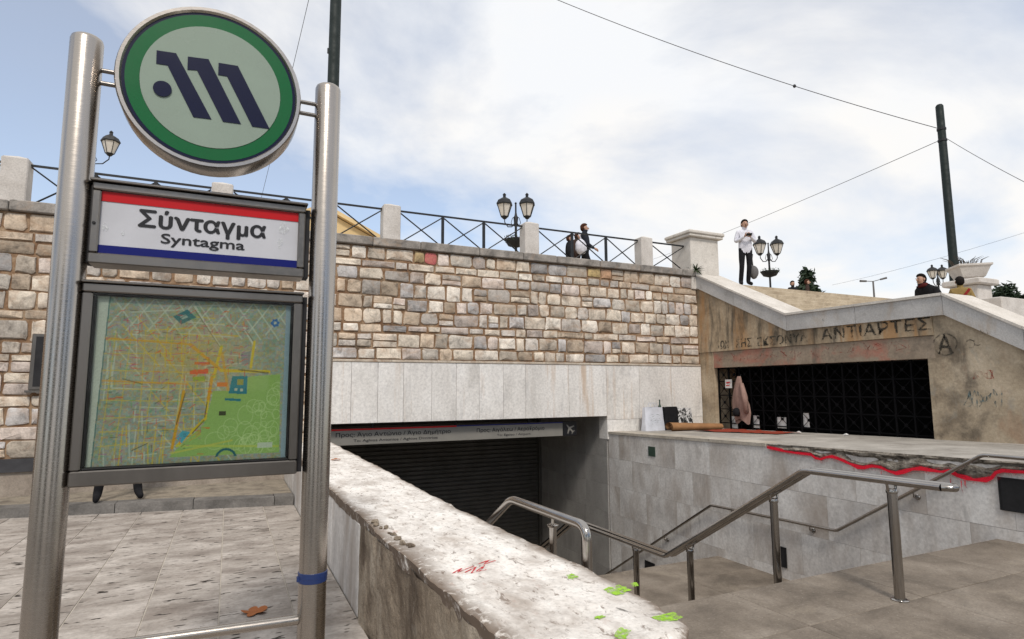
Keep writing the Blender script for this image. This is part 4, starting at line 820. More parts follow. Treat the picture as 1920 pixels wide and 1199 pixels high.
for k in range(7): d = np.hypot(px_ - 1125 + 18 * math.cos(k), py_ - 225 + 18 * math.sin(k)); img[d < 9] = (.05, .14, .3)
glow = np.exp(-(((px_ - 640) / 300) ** 2 + ((py_ - 430) / 190) ** 2))[..., None] * .42; img[:] = img * (1 - glow) + np.array([.46, .33, .10]) * glow
for k in range(520):
    x0 = 200 + nr_.rand() * 760; y0 = 160 + nr_.rand() * 850; ln = 8 + nr_.rand() * 42
    if x0 > 760 and y0 > 560: continue
    c_ = [RED_, RED_, (.30, .10, .25), BLK, (.10, .28, .12), ORG][nr_.randint(6)]; a_r = [0.04, 0.04, 1.5, -.6][nr_.randint(4)]; seg(x0, y0, x0 + ln * .8 * math.cos(a_r), y0 + ln * .8 * math.sin(a_r), 2.2, c_, .6)
b_ = (px_ < 205 - (py_ - 100) * .035); img[b_] = (.52, .55, .53); b_ = px_ > 1188; img[b_] = (.30, .36, .42); b_ = (np.abs(px_ - (209 - (py_ - 100) * .035)) < 3); img[b_] = (.12, .18, .18)
lum_ = img.mean(-1, keepdims=True); img = np.clip(lum_ + (img - lum_) * 1.7, 0.01, 1); img *= np.array([1.02, 0.98, 0.98]) * (1 + (nr_.rand(GH, GW, 1) - .5) * .25); img = np.clip(img, 0, 1)
me = bpy.data.meshes.new('street_map'); X_ = mx0 + U * (mx1 - mx0); Z_ = mz0 + V * (mz1 - mz0)
off = wloc(ms); co = np.stack([X_ - off.x, np.full_like(X_, 2.985 - off.y), Z_ - off.z], -1).reshape(-1, 3)
idx = np.arange(GW * GH).reshape(GH, GW); fq = np.stack([idx[:-1, :-1], idx[:-1, 1:], idx[1:, 1:], idx[1:, :-1]], -1).reshape(-1, 4)
me.from_pydata(co.tolist(), [], fq.tolist()); at = me.color_attributes.new('tint', 'FLOAT_COLOR', 'POINT'); at.data.foreach_set('color', np.concatenate([img.reshape(-1, 3), np.ones((GW * GH, 1))], 1).astype(np.float32).ravel()); me.materials.append(MT['map'])
link('street_map', me, mc)

# ------------------------------------------------------------------ handrails
def bend(pts, r=0.06, n=4):
    P = [Vector(p) for p in pts]; out = [P[0]]
    for i in range(1, len(P) - 1):
        a, c_ = (P[i - 1] - P[i]), (P[i + 1] - P[i]); k = min(r, a.length * .4, c_.length * .4); p0 = P[i] + a.normalized() * k; p1 = P[i] + c_.normalized() * k
        for j in range(n + 1): t_ = j / n; out.append(p0 * (1 - t_) ** 2 + P[i] * 2 * t_ * (1 - t_) + p1 * t_ ** 2)
    out.append(P[-1]); return out
def rz_at(path, y):
    for (a, za), (c_, zc) in zip(path, path[1:]):
        if a <= y <= c_: return za + (zc - za) * (y - a) / (c_ - a)
    return path[-1][1]
CH = empty('centre_handrail', (4.63, 3, 0), 'double tube stainless handrail on posts running down the middle of the stairs', 'handrail')
cp = [(2.60, 0.885), (3.72, 0.868), (5.62, -0.315), (7.72, -0.33), (10.9, -2.3)]
for xx in (4.575, 4.685):
    b = MB(); b.tube(bend([(xx, y, z) for y, z in cp], 0.05), 0.0255, 14); b.build('rail', MT['rail'], CH, 50)
b = MB(); b.tube([(4.575, 2.60, 0.885), (4.60, 2.555, 0.886), (4.63, 2.54, 0.886), (4.66, 2.555, 0.886), (4.685, 2.60, 0.885)], 0.0255, 12); b.build('end_loop', MT['rail'], CH, 50)
def step_floor(y):
    if y < F1: return 0.0
    if y < F1E: return -(int((y - F1) / 0.30) + 1) * 1.15 / 7
    if y < F2: return LAND
    return LAND - (int((y - F2) / 0.30) + 1) * (LAND - LOWER) / 12
for y in (2.99, 4.11, 5.27, 6.24, 7.45, 8.7, 9.9):
    f0 = step_floor(y); zt = rz_at(cp, y) - 0.075; b = MB(); b.lathe([(0.036, f0), (0.036, zt), (0.030, zt + .004)], 24, (4.63, y, 0)); o = b.build('post', MT['rail'], CH, 40)
    b = MB(); b.lathe([(0.062, f0), (0.062, f0 + .006), (0.055, f0 + .010), (0.036, f0 + .010)], 24, (4.63, y, 0)); b.build('base_flange', MT['rail'], o, 40)
    b = MB()
    for s_ in (-1, 1): b.tube([(4.63 + s_ * .01, y, zt - .01), (4.63 + s_ * .045, y, zt + .01), (4.63 + s_ * .055, y, zt + .055)], 0.010, 8)
    b.lathe([(0.040, zt - .02), (0.043, zt - .005), (0.036, zt + .012), (1e-5, zt + .016)], 20, (4.63, y, 0)); b.build('saddle_bracket', MT['rail'], o, 40)
WR = empty('wall_handrail', (7.28, 4, 0.3), 'single tube handrail bracketed to the grey marble stairwell wall', 'handrail')
wp = [(2.2, 0.875), (3.70, 0.864), (5.48, -0.285), (7.74, -0.345), (10.9, -2.3)]
b = MB(); b.tube(bend([(7.285, y, z) for y, z in wp], 0.04), 0.021, 12); b.build('rail', MT['rail'], WR, 50)
for y in (3.0, 4.45, 5.88, 7.3, 8.95):
    z = rz_at(wp, y); b = MB(); b.tube(bend([(SX - .002, y, z - .075), (7.285, y, z - .075), (7.285, y, z - .01)], .02), 0.009, 8); b.lathe([(0.034, 0), (0.034, .012), (.026, .02)], 18, (SX, y, z - .075), Matrix.Rotation(R(-90), 3, 'Y')); b.build('wall_bracket', MT['rail'], WR, 40)
SR = empty('side_handrail', (1.72, 2.75, 0), 'bright stainless handrail with a bent down end beside the white parapet', 'handrail')
b = MB(); b.tube(bend([(1.72, 2.735, 0.0), (1.72, 2.735, 0.878), (1.72, 3.66, 0.868), (1.72, 5.6, -0.3), (1.72, 7.72, -0.33), (1.72, 9.4, -1.4)], 0.075, 6), 0.0265, 16); b.build('rail', MT['rail'], SR, 50)
for y in (3.10, 5.0, 6.6):
    f0 = step_floor(y); zt = rz_at([(2.7, .87), (3.66, .868), (5.6, -.3), (7.72, -.33)], y); b = MB(); b.lathe([(0.022, f0), (0.022, zt - .05)], 16, (1.72, y, 0)); b.tube([(1.72, y, zt - .055), (1.72, y, zt - .02)], 0.010, 8); b.lathe([(0.03, zt - .065), (0.034, zt - .055), (1e-5, zt - .045)], 16, (1.72, y, 0)); b.build('post', MT['rail'], SR, 40)

# direction sign under the lintel
ds = empty('direction_sign', (4.2, 11.02, 0.6), 'long grey direction sign with Greek lettering and aeroplane symbol under the marble lintel', 'sign')
SY = 10.98
b = MB(); b.bbox(1.63, 6.36, SY, SY + .16, 0.595, 0.885, .004); b.build('sign_board', MT['dirsign'], ds)
b = MB(); b.box(1.66, 4.0, SY - .004, SY - .001, 0.855, 0.884); b.build('red_band', MT['nred'], ds)
b = MB(); b.box(4.0, 6.36, SY - .004, SY - .001, 0.862, 0.884); b.build('blue_band', MT['nblue'], ds)
b = MB(); b.bbox(6.365, 6.70, SY, SY + .16, 0.595, 0.885, .004); b.build('symbol_panel', MT['ink'], ds)
for xx in (2.4, 4.0, 5.6): b = MB(); b.box(xx - .02, xx + .02, SY + .06, SY + .10, 0.885, 1.0); b.build('hanger', MT['iron'], ds)
ytext('Προς: Άγιο Αντώνιο / Άγιο Δημήτριο', 1.74, 3.88, 0.725, 0.82, SY - .003, MT['ink'], ds, 0.02); ytext('To: Aghios Antonios / Aghios Dimitrios', 2.05, 3.62, 0.635, 0.695, SY - .003, MT['ink'], ds, 0.015)
ytext('Προς: Αιγάλεω / Αεροδρόμιο', 4.42, 5.92, 0.72, 0.815, SY - .003, MT['ink'], ds, 0.02); ytext('To: Egaleo / Airport', 4.85, 5.6, 0.635, 0.69, SY - .003, MT['ink'], ds, 0.012)
pc = Vector((6.532, SY - .003, 0.74)); b = MB(); Rr = Matrix.Rotation(R(-45), 3, 'Y')
for kk, poly in enumerate(([(-.016, -.11), (.016, -.11), (.016, .09), (0, .125), (-.016, .09)], [(0, .045), (.11, -.02), (.11, -.045), (0, -.005), (-.11, -.045), (-.11, -.02)], [(0, -.075), (.048, -.105), (.048, -.12), (0, -.10), (-.048, -.12), (-.048, -.105)])):
    b.prism([tuple(pc + Rr @ Vector((x, -.0006 * kk, z))) for x, z in poly], (0, .001, 0))
b.build('aeroplane_symbol', MT['dirsign'], ds)

# ------------------------------------------------------------------ balustrade on the wall
FY = 10.98; CT = 4.352
posts = [-5.95, -3.03, -0.25, 2.64, 5.61, 8.60]
plab = ['white stone fence post above the far end of the rubble wall', 'white stone fence post beside the small agave on the wall', 'white stone fence post seen below the round metro logo', 'white stone fence post by the ochre gabled building', 'white stone fence post beside the lamp with hanging flower basket', 'white stone fence post beside the corner pillar']
pm = MB(); pm.bbox(-.165, .165, -.14, .14, 0, 0.70, .015); pm.add([(-.15, -.125, .70), (.15, -.125, .70), (.15, .125, .70), (-.15, .125, .70), (0, 0, .755)], [(0, 1, 4), (1, 2, 4), (2, 3, 4), (3, 0, 4)]); pm = pm.mesh('fence_post', MT['post'])
for x, lb in zip(posts, plab): tag(link('fence_post', pm, None, (x, FY, CT)), lb, 'post', 'white posts of the balustrade')
RZT = 0.635
def fence_panel(x0, x1, n, label, y=FY, z=CT):
    e = empty('iron_railing', ((x0 + x1) / 2, y, z), label, 'fence', 'black iron fence panels between white posts')
    b = MB(); b.box(x0 - .01, x1 + .01, y - .014, y + .014, z + RZT - .016, z + RZT + .016); b.build('top_rail', MT['iron'], e)
    wd = (x1 - x0) / n
    for k in range(n + 1):
        if 0 < k < n or (k == 0 and False): b = MB(); xx = x0 + wd * k; b.box(xx - .024, xx + .024, y - .024, y + .024, z - .01, z + RZT - .017); b.build('upright', MT['iron'], e)
    for k in range(n):
        xa, xb = x0 + wd * k, x0 + wd * (k + 1)
        for s_ in (0, 1):
            b = MB(); za, zb = (z + .01, z + RZT - .03) if s_ else (z + RZT - .03, z + .01); d = .006 if s_ else -.006; b.tube([(xa + .01, y + d, za), (xb - .01, y + d, zb)], 0.013, 6); b.build('brace', MT['iron'], e)
flab = ['black crossed iron fence panel at the far end of the wall', 'black crossed iron fence panel next to the single lantern', 'black crossed iron fence panel behind the metro sign name board', 'black crossed iron fence panel in front of the twin lantern lamp', 'black crossed iron fence panel in front of the walking couple']
for i in range(5): fence_panel(posts[i] + .165, posts[i + 1] - .165, 3, flab[i])
fence_panel(8.765, 9.80, 1, 'short black iron fence panel between post and corner pillar')

# ------------------------------------------------------------------ lamps
def lantern(c, s_, par_):
    c = Vector(c); b = MB(); b.lathe([(0.03 * s_, -.30 * s_), (.11 * s_, -.27 * s_), (.12 * s_, -.25 * s_), (.05 * s_, -.33 * s_)][::1], 6, tuple(c)); b.lathe([(.25 * s_, .10 * s_), (.265 * s_, .12 * s_), (.20 * s_, .24 * s_), (.09 * s_, .31 * s_), (.05 * s_, .33 * s_), (.045 * s_, .39 * s_), (.06 * s_, .41 * s_), (.02 * s_, .46 * s_), (1e-4, .47 * s_)], 6, tuple(c)); b.lathe([(.255 * s_, .095 * s_), (.255 * s_, .105 * s_)], 6, tuple(c))
    for k in range(6): a = R(60 * k); b.tube([c + Vector((.115 * math.cos(a), .115 * math.sin(a), -.26)) * s_, c + Vector((.235 * math.cos(a), .235 * math.sin(a), .10)) * s_], .011 * s_, 5)
    o = b.build('lantern', MT['iron'], par_); b = MB(); b.lathe([(.105 * s_, -.25 * s_), (.222 * s_, .095 * s_)], 6, tuple(c)); b.build('lantern_glass', MT['lglass'], o)
def lamp(u, v, dep, label, s_=1.25, basket=True, span=0.42, rot=None, arms=(-1, 1)):
    top = atD(u, v, dep); gz = UP; H = top.z - gz; x, y = top.x, top.y
    e = empty('street_lamp', (x, y, gz), label, 'street lamp', 'black lantern street lamps on the upper square')
    b = MB(); b.lathe([(.17, 0), (.17, .12), (.11, .2), (.09, .8), (.065, .9), (.05, 1.2), (.045, H - .95), (.07, H - .9), (.07, H - .82), (.09, H - .6), (.05, H - .52), (.032, H - .4), (.03, H - .08), (.05, H - .05), (1e-4, H)], 12, (x, y, gz)); b.build('post', MT['iron'], e, 40)
    rx, ry = (math.cos(YAW), -math.sin(YAW)) if rot is None else (math.cos(rot), math.sin(rot))
    for k, sg in enumerate(arms):
        b = MB(); q = lambda d, z: (x + sg * d * rx, y + sg * d * ry, gz + H + z)
        b.tube([q(0, -.75), q(span * .35, -.95), q(span * .7, -.95), q(span * .98, -.78), q(span, -.60)], .020, 6); b.tube([q(.03, -.55), q(span * .3, -.62), q(span * .42, -.80), q(span * .3, -.9)], .012, 5); b.build('arm', MT['iron'], e); lantern(q(span, -.24), s_, e)
    if basket:
        bz = gz + H - 1.72; b = MB(); b.lathe([(.04, bz - .02), (.30, bz + .06), (.42, bz + .24), (.43, bz + .28), (.05, bz + .26)], 16, (x, y, 0))
        o = b.build('flower_basket', MT['rubber'], e, 40); b = MB(); r = random.Random(3)
        for k in range(160):
            a = r.uniform(0, 6.28); d = .44 * math.sqrt(r.random()); c_ = Vector((x + d * math.cos(a), y + d * math.sin(a), bz + .26 + r.uniform(-.1, .16))); t1 = Vector((r.uniform(-1, 1), r.uniform(-1, 1), r.uniform(-1, 1))) * .06; t2 = Vector((r.uniform(-1, 1), r.uniform(-1, 1), r.uniform(-1, 1))) * .05; b.add([c_ - t1, c_ + t2, c_ + t1], [(0, 1, 2)])
        b.build('basket_plants', MT['leaf2'], o)
lamp(967, 379, 21.5, 'black twin lantern lamp with flower basket behind the stone wall fence')
lamp(1440, 455, 28.5, 'black twin lantern lamp with flower basket beside the man in white hoodie')
lamp(1757, 505, 34, 'black twin lantern lamp beside the tall green pole and stone urn', basket=False, span=0.29, s_=1.1)
lamp(168, 262, 21.5, 'black lantern lamp behind the wall left of the metro sign', span=0.80, basket=False, arms=(1,))

# tall trolley poles and wires
def pole(u, v, dep, r_, label, ztop=None, ub=None, vb=None):
    p = atD(u, v, dep); zt = p.z if ztop is None else ztop; e = empty('wire_pole', (p.x, p.y, UP), label, 'pole')
    b = MB(); b.lathe([(r_ * 1.9, UP), (r_ * 1.9, UP + .05), (r_ * 1.35, UP + .06), (r_ * 1.3, UP + 1.0), (r_ * 1.12, UP + 1.05), (r_, zt - .05), (r_ * .7, zt), (1e-4, zt + .02)], 18, (p.x, p.y, 0)); b.build('shaft', MT['green_pole'], e, 40)
    return p, e
p1, e1 = pole(1761, 197, 17.5, 0.105, 'tall dark green wire pole by the stone urn')
p2, e2 = pole(626, 120, 12.2, 0.115, 'tall dark green wire pole rising behind the metro sign', ztop=13.0)
b = MB(); b.box(p2.x - .145, p2.x - .10, p2.y - .02, p2.y + .02, atD(616, 98, 12.2).z - .06, atD(616, 98, 12.2).z + .05); b.build('fitting', MT['iron'], e2)
for zz in (atD(1761, 243, 17.5).z, atD(1761, 264, 17.5).z): b = MB(); b.lathe([(.108, zz - .04), (.125, zz - .03), (.125, zz + .03), (.108, zz + .04)], 16, (p1.x, p1.y, 0)); b.build('clamp_band', MT['iron'], e1)
def wire(a, c_, r_, sag, label, ins=None):
    a, c_ = Vector(a), Vector(c_); pts = [a.lerp(c_, k / 24) - Vector((0, 0, sag * 4 * (k / 24) * (1 - k / 24))) for k in range(25)]; b = MB(); b.tube(pts, r_, 5); e = b.build('overhead_wire', MT['wire']); tag(e, label, 'wire')
    if ins is not None: q = pts[ins]; m = MB(); m.ell(tuple(q), (.05, .05, .06), 8, 5); m.build('insulator', MT['wire'], e)
t1 = Vector((p1.x - .1, p1.y, atD(1761, 243, 17.5).z)); t2 = Vector((p1.x - .1, p1.y, atD(1761, 264, 17.5).z)); t3 = Vector((p1.x + .1, p1.y, atD(1770, 256, 17.5).z))
wire(t1, atD(900, -62, 19), .011, .35, 'long wire from the green pole across the open sky', 7)
wire(t2, atD(1180, 500, 60), .010, .3, 'wire running from the green pole down behind the fence')
wire(t3, atD(2100, 425, 13), .008, .12, 'wire leaving the green pole away from the entrance')
wire(Vector((p2.x, p2.y, 12.9)) + Vector((-.08, 0, 0)), atD(470, 450, 30), .008, .2, 'slanting wire from the pole behind the metro sign')
wire(atD(1560, 535, 70), atD(2150, 360, 45), .012, .5, 'faint distant wire over the steps')

# double arm street light far off
def far_light():
    p = atD(1637, 528, 60); e = empty('street_light', (p.x, p.y, UP), 'slim grey double arm street light far beyond the steps', 'street light'); b = MB(); b.lathe([(.14, UP), (.08, p.z), (1e-4, p.z + .05)], 10, (p.x, p.y, 0)); b.build('mast', MT['greyc'], e)
    for (u, v) in ((1619, 527.5), (1656, 523)):
        q = atD(u, v, 60); b = MB(); b.tube([(p.x, p.y, p.z), tuple(q)], .04, 6); d = (q - p).normalized(); b.tube([tuple(q - d * .3), tuple(q + d * .35)], [.10, .12], 6); b.build('lamp_head', MT['greyc'], e)
far_light()

# ------------------------------------------------------------------ far building
def building():
    yb = 80.0; c0 = onY(712, 444, yb); c1 = onY(633, 399, yb); sl_ = (c1.z - c0.z) / (c0.x - c1.x); hw = c0.x - onY(606, 420, yb).x; ax = c0.x - hw; az = c0.z + hw * sl_
    e = empty('civic_building', (ax, yb, UP), 'ochre civic building with a wide gable far behind the fence', 'building')
    b = MB(); b.prism([(ax - hw + .8, yb, UP), (ax + hw - .8, yb, UP), (ax + hw - .8, yb, c0.z - .3), (ax, yb, az - .7), (ax - hw + .8, yb, c0.z - .3)], (0, 30, 0)); wl = b.build('wall', MT['ochre'], e)
    for s_ in (-1, 1):
        b = MB(); P = [(ax, yb - .8, az), (ax + s_ * hw, yb - .8, c0.z), (ax + s_ * hw, yb - .8, c0.z - .55), (ax, yb - .8, az - .55)]; b.prism(P, (0, 32, 0)); b.build('roof', MT['ochre'], e)
    b = MB(); b.box(ax - hw, ax + hw, yb - .6, yb, c0.z - 1.3, c0.z - .6); b.build('cornice', MT['trim'], e)
    for r_ in range(2):
        for k in range(6):
            x = ax - 10 + 4 * k; z = UP + 2 + 6 * r_; b = MB(); b.box(x - .85, x + .85, yb - .12, yb - .02, z, z + 3); o = b.build('window', MT['trim'], e); b = MB(); b.box(x - .65, x + .65, yb - .16, yb - .125, z + .2, z + 2.8); b.build('pane', MT['void'], o)
building()

# ------------------------------------------------------------------ plants
def spiky(p, n, ln, wd, spread, label, name='agave_plant', mat='leaf', sd=1):
    r = random.Random(sd); e = empty(name, tuple(p), label, 'plant')
    for k in range(n):
        a = 6.283 * k / n + r.uniform(-.3, .3); el = R(r.uniform(*spread)); L_ = ln * r.uniform(.7, 1.1); d = Vector((math.cos(a) * math.cos(el), math.sin(a) * math.cos(el), math.sin(el))); s_ = Vector((-math.sin(a), math.cos(a), 0)); b = MB(); vs = []
        for q in range(5): t_ = q / 4; c_ = Vector(p) + d * L_ * t_ - Vector((0, 0, .25 * L_ * t_ * t_)); ww = wd * (1 - t_) ** .7 + .002; vs += [c_ - s_ * ww, c_ + Vector((0, 0, -.3 * ww)), c_ + s_ * ww]
        fs = []
        for q in range(4): i = q * 3; fs += [(i, i + 1, i + 4, i + 3), (i + 1, i + 2, i + 5, i + 4)]
        b.add(vs, fs); b.build('leaf', MT[mat], e)
    return e
pq = atD(62, 372, 11.4); spiky((pq.x, 11.45, UP), 13, 0.62, .05, (25, 80), 'dark agave poking through the fence beside the end post', sd=5)
def tree(base, h, rad, label, cat='tree', name='conifer_tree', lean=(0, 0), nleaf=900, shape='cone', mat='leaf', sd=3, ls=.12):
    r = random.Random(sd); base = Vector(base); e = empty(name, tuple(base), label, cat); tip = base + Vector((lean[0], lean[1], h))
    b = MB(); b.tube([base, base.lerp(tip, .5), tip], [rad * .14, rad * .08, .01], 7)
    for k in range(12): t_ = r.uniform(.15, .9); c_ = base.lerp(tip, t_); a = r.uniform(0, 6.28); ln = rad * (1 - t_ if shape == 'cone' else .8); b.tube([c_, c_ + Vector((math.cos(a) * ln, math.sin(a) * ln, ln * .4))], [.03, .008], 5)
    b.build('trunk', MT['bark'], e); b = MB()
    cl = []
    for k in range(34):
        t_ = r.random() ** .8; rr = rad * ((1 - t_) ** .8 + .06) if shape == 'cone' else rad * math.sqrt(max(.05, 1 - (2 * t_ - 1) ** 2)); a = r.uniform(0, 6.28); cl.append(base.lerp(tip, .1 + .9 * t_) + Vector((math.cos(a), math.sin(a), 0)) * rr * r.uniform(.3, 1.0))
    for k in range(nleaf):
        c_ = r.choice(cl) + Vector((r.gauss(0, 1), r.gauss(0, 1), r.gauss(0, 1))) * rad * .16; t1 = Vector((r.uniform(-1, 1), r.uniform(-1, 1), r.uniform(-.4, 1))).normalized() * ls; t2 = Vector((r.uniform(-1, 1), r.uniform(-1, 1), r.uniform(-1, 1))).normalized() * ls * .45; b.add([c_ - t1, c_ + t2, c_ + t1, c_ - t2], [(0, 1, 2, 3)])
    b.build('crown', MT[mat], e); return e
q = atD(1528, 545, 26); tree((q.x, q.y, UP), atD(1521, 516, 26).z - UP, .75, 'dark leaning conifer beside the two distant heads above the steps', lean=(-.35, .1), nleaf=1500, ls=.16, sd=8)
for k, (u, v, dep, rad, lb) in enumerate(((1872, 548, 24, .55, 'dark bushy shrub just behind the white posts past the urn'), (1889, 541, 25, .75, 'tall dark shrub past the stone urn'), (1907, 556, 25, .6, 'dark shrub beside the far crossed fence panel'))):
    q = atD(u, v, dep); tree((q.x, q.y, 2.2), q.z - 2.2, rad, lb, 'shrub', 'dark_shrub', nleaf=1200, ls=.13, sd=20 + k)
pq = Vector((9.93, WY - .05, 4.37)); spiky(pq, 34, .26, .022, (-25, 70), 'small weed tuft growing at the foot of the corner pillar', 'weed_tuft', 'leaf2', 9)

# ------------------------------------------------------------------ stone urn on its pedestal, far side of the steps
dep = 17.0; q = atD(1820, 545, dep); ux, uy = q.x, q.y
def zat(v): return atD(1820, v, dep).z
ped = empty('urn_pedestal', (ux, uy, 0.3), 'white stone pedestal carrying the planter urn', 'pedestal')
b = MB(); b.bbox(ux - .36, ux + .36, uy - .36, uy + .36, 0.3, zat(538), .02); b.build('shaft', MT['post'], ped); b = MB(); b.bbox(ux - .50, ux + .50, uy - .50, uy + .50, zat(538) + .002, zat(527), .03); b.build('cap', MT['post'], ped)
un = empty('stone_urn', (ux, uy, zat(527)), 'square flaring white stone planter urn with dry plants on a pedestal', 'urn'); b = MB(); z0 = zat(527); zt = zat(499)
b.lathe([(.34, z0), (.34, z0 + .05), (.40, z0 + .08), (.54, zt - .09), (.60, zt - .05), (.60, zt), (.52, zt), (.48, zt - .1)], 4, (ux, uy, 0), Matrix.Rotation(R(45) - YAW - R(14), 3, 'Z')); b.build('bowl', MT['post'], un)
b = MB(); r = random.Random(2)
for k in range(40): a = r.uniform(0, 6.28); d = r.uniform(0, .35); h = r.uniform(.1, .42); b.tube([(ux + d * math.cos(a), uy + d * math.sin(a), zt - .1), (ux + (d + .25 * h) * math.cos(a), uy + (d + .25 * h) * math.sin(a), zt + h * .5), (ux + (d + .8 * h) * math.cos(a), uy + (d + .8 * h) * math.sin(a), zt + h * .75)], [.012, .009, .003], 4)
b.build('dry_plants', MT['bark'], un)
b = MB(); b.bbox(18.5, ux + .6, 8.6, 11.5, .3, zat(553) - .25, .02); b.bbox(ux + .4, 40, uy - .3, uy + .3, .3, 3.2, .02); tag(b.build('flank_wall', MT['post']), 'pale low wall beside the steps under the urn pedestal', 'wall')
for k, xx in enumerate((ux + 1.7, ux + 4.4)): tag(link('fence_post', pm, None, (xx, uy, 3.19)), ('white stone fence post next to the stone urn', 'white stone fence post past the dark shrubs')[k], 'post', 'white posts of the balustrade')
fence_panel(ux + 1.87, ux + 4.23, 3, 'black crossed iron fence panel past the stone urn', uy, 3.19)

# ------------------------------------------------------------------ people
J0 = dict(pel=(0, 0, .95), sp=(0, 0, 1.14), ch=(0, .01, 1.33), nk=(0, .01, 1.475), h1=(0, -.015, 1.555), h2=(0, -.012, 1.63), h3=(0, 0, 1.715),
          shR=(-.165, .01, 1.40), elR=(-.235, .03, 1.13), wrR=(-.24, -.05, .89), shL=(.165, .01, 1.40), elL=(.235, .03, 1.13), wrL=(.24, -.05, .89),
          hipR=(-.095, 0, .90), knR=(-.10, -.02, .50), anR=(-.10, .03, .10), toR=(-.115, -.15, .035), hipL=(.095, 0, .90), knL=(.10, -.02, .50), anL=(.10, .03, .10), toL=(.115, -.15, .035))
JR = dict(pel=(.155, .115), sp=(.15, .11), ch=(.165, .12), nk=(.06, .062), h1=(.068, .075), h2=(.080, .095), h3=(.055, .065), sh=(.072, .072), el=(.052, .052), wr=(.034, .030), hip=(.092, .095), kn=(.062, .065), an=(.056, .058), to=(.050, .038))
ED = [('pel', 'sp', 1), ('sp', 'ch', 1), ('ch', 'nk', 1), ('nk', 'h1', 0), ('h1', 'h2', 0), ('h2', 'h3', 0), ('ch', 'shR', 1), ('shR', 'elR', 1), ('elR', 'wrR', 1), ('ch', 'shL', 1), ('shL', 'elL', 1), ('elL', 'wrL', 1),
      ('pel', 'hipR', 2), ('hipR', 'knR', 2), ('knR', 'anR', 2), ('anR', 'toR', 3), ('pel', 'hipL', 2), ('hipL', 'knL', 2), ('knL', 'anL', 2), ('anL', 'toL', 3)]
def person(label, loc, rotz, top, legs, shoes='black', hair='hair', h=1.75, bulk=1.0, hands=('fist', 'fist'), hat=None, skirt=False, **jo):
    J = dict(J0); J.update(jo); names = list(J); me = bpy.data.meshes.new('person_body')
    me.from_pydata([J[n] for n in names], [(names.index(a), names.index(c_)) for a, c_, _ in ED], []); ob = bpy.data.objects.new('tmp', me); COL.objects.link(ob)
    ob.modifiers.new('skin', 'SKIN'); 
    if not me.skin_vertices:
        import bmesh
        bm = bmesh.new(); bm.from_mesh(me); bm.verts.layers.skin.verify(); bm.to_mesh(me); bm.free()
    for i, n in enumerate(names):
        r_ = JR[n] if n in JR else JR[n[:-1]]; bk = bulk if n[:2] in ('pe', 'sp', 'ch', 'sh', 'el') else 1.0; me.skin_vertices[0].data[i].radius = (r_[0] * bk, r_[1] * bk); me.skin_vertices[0].data[i].use_root = (n == 'pel')
    sb = ob.modifiers.new('sub', 'SUBSURF'); sb.levels = 2; sb.render_levels = 2
    dg = bpy.context.evaluated_depsgraph_get(); ev = bpy.data.meshes.new_from_object(ob.evaluated_get(dg)); bpy.data.objects.remove(ob)
    b = MB(); P = [tuple(v.co) for v in ev.vertices]; F_ = [tuple(p.vertices) for p in ev.polygons]; b.add(P, F_)
    seg_ = [(Vector(J[a]), Vector(J[c_]), m) for a, c_, m in ED]; mi = []
    for f in F_:
        c_ = sum((Vector(P[i]) for i in f), Vector()) / len(f); best = 9; bm_ = 1
        for a, d, m in seg_:
            t_ = max(0, min(1, (c_ - a).dot(d - a) / max((d - a).length_squared, 1e-9))); dd = (a + (d - a) * t_ - c_).length - (.05 if m == 1 else 0)
            if dd < best: best = dd; bm_ = m
        if bm_ == 1 and c_.z < J['pel'][2] - .09 and abs(c_.x - J['pel'][0]) < .2: bm_ = 2
        mi.append(bm_)
    b.m = mi
    # hands: palm and five fingers on each wrist, nose, ears
    b.mi = 0
    for s_, side in ((-1, 'R'), (1, 'L')):
        wr, el = Vector(J['wr' + side]), Vector(J['el' + side]); d = (wr - el).normalized(); sx = d.cross(Vector((0, 1, 0.3))); sx = sx.normalized() if sx.length > .1 else Vector((1, 0, 0)); nn = sx.cross(d)
        b.tube([wr - d * .01, wr + d * .04, wr + d * .085], [.024, .036, .034], 8)
        for k in range(4): o_ = sx * (.024 - .016 * k); ln = (.065, .075, .07, .055)[k]; b.tube([wr + d * .075 + o_, wr + d * (.075 + ln * .5) + o_ + nn * .008, wr + d * (.075 + ln * .85) + o_ + nn * .030], [.0095, .009, .006], 6)
        b.tube([wr + d * .025 + sx * .03, wr + d * .06 + sx * .052 + nn * .015, wr + d * .09 + sx * .05 + nn * .03], [.012, .010, .007], 6)
    h2 = Vector(J['h2']); b.ell(tuple(h2 + Vector((0, -.098, -.018))), (.014, .022, .024), 8, 5)
    for s_ in (-1, 1): b.ell(tuple(h2 + Vector((s_ * .083, .012, -.01))), (.012, .02, .032), 8, 5)
    mats = [MT['skin'], MT[top], MT[legs], MT[shoes]]; k = h / 1.75; b.v = [(x * k, y * k, z * k) for x, y, z in b.v]
    o = link('person', b.mesh('person_body', mats, None, True), None, loc); o.rotation_euler = (0, 0, rotz); tag(o, label, 'person')
    m = MB(); hc = h2 + Vector((0, .014, .022)); m.ell(tuple(hc + Vector((0, .008, .014))), (.092, .108, .095), 16, 8, Matrix.Rotation(R(-24), 3, 'X'), 8, 90); m.ell(tuple(hc + Vector((0, .045, -.02))), (.088, .068, .098), 14, 8, None, -70, 80)
    m.v = [(x * k, y * k, z * k) for x, y, z in m.v]; c_ = link('hair', m.mesh('hair', MT[hat or hair], None, True), o); 
    m = MB()
    for s_ in (-1, 1): m.ell(tuple(h2 + Vector((s_ * .034, -.088, .012))), (.013, .008, .007), 6, 4)
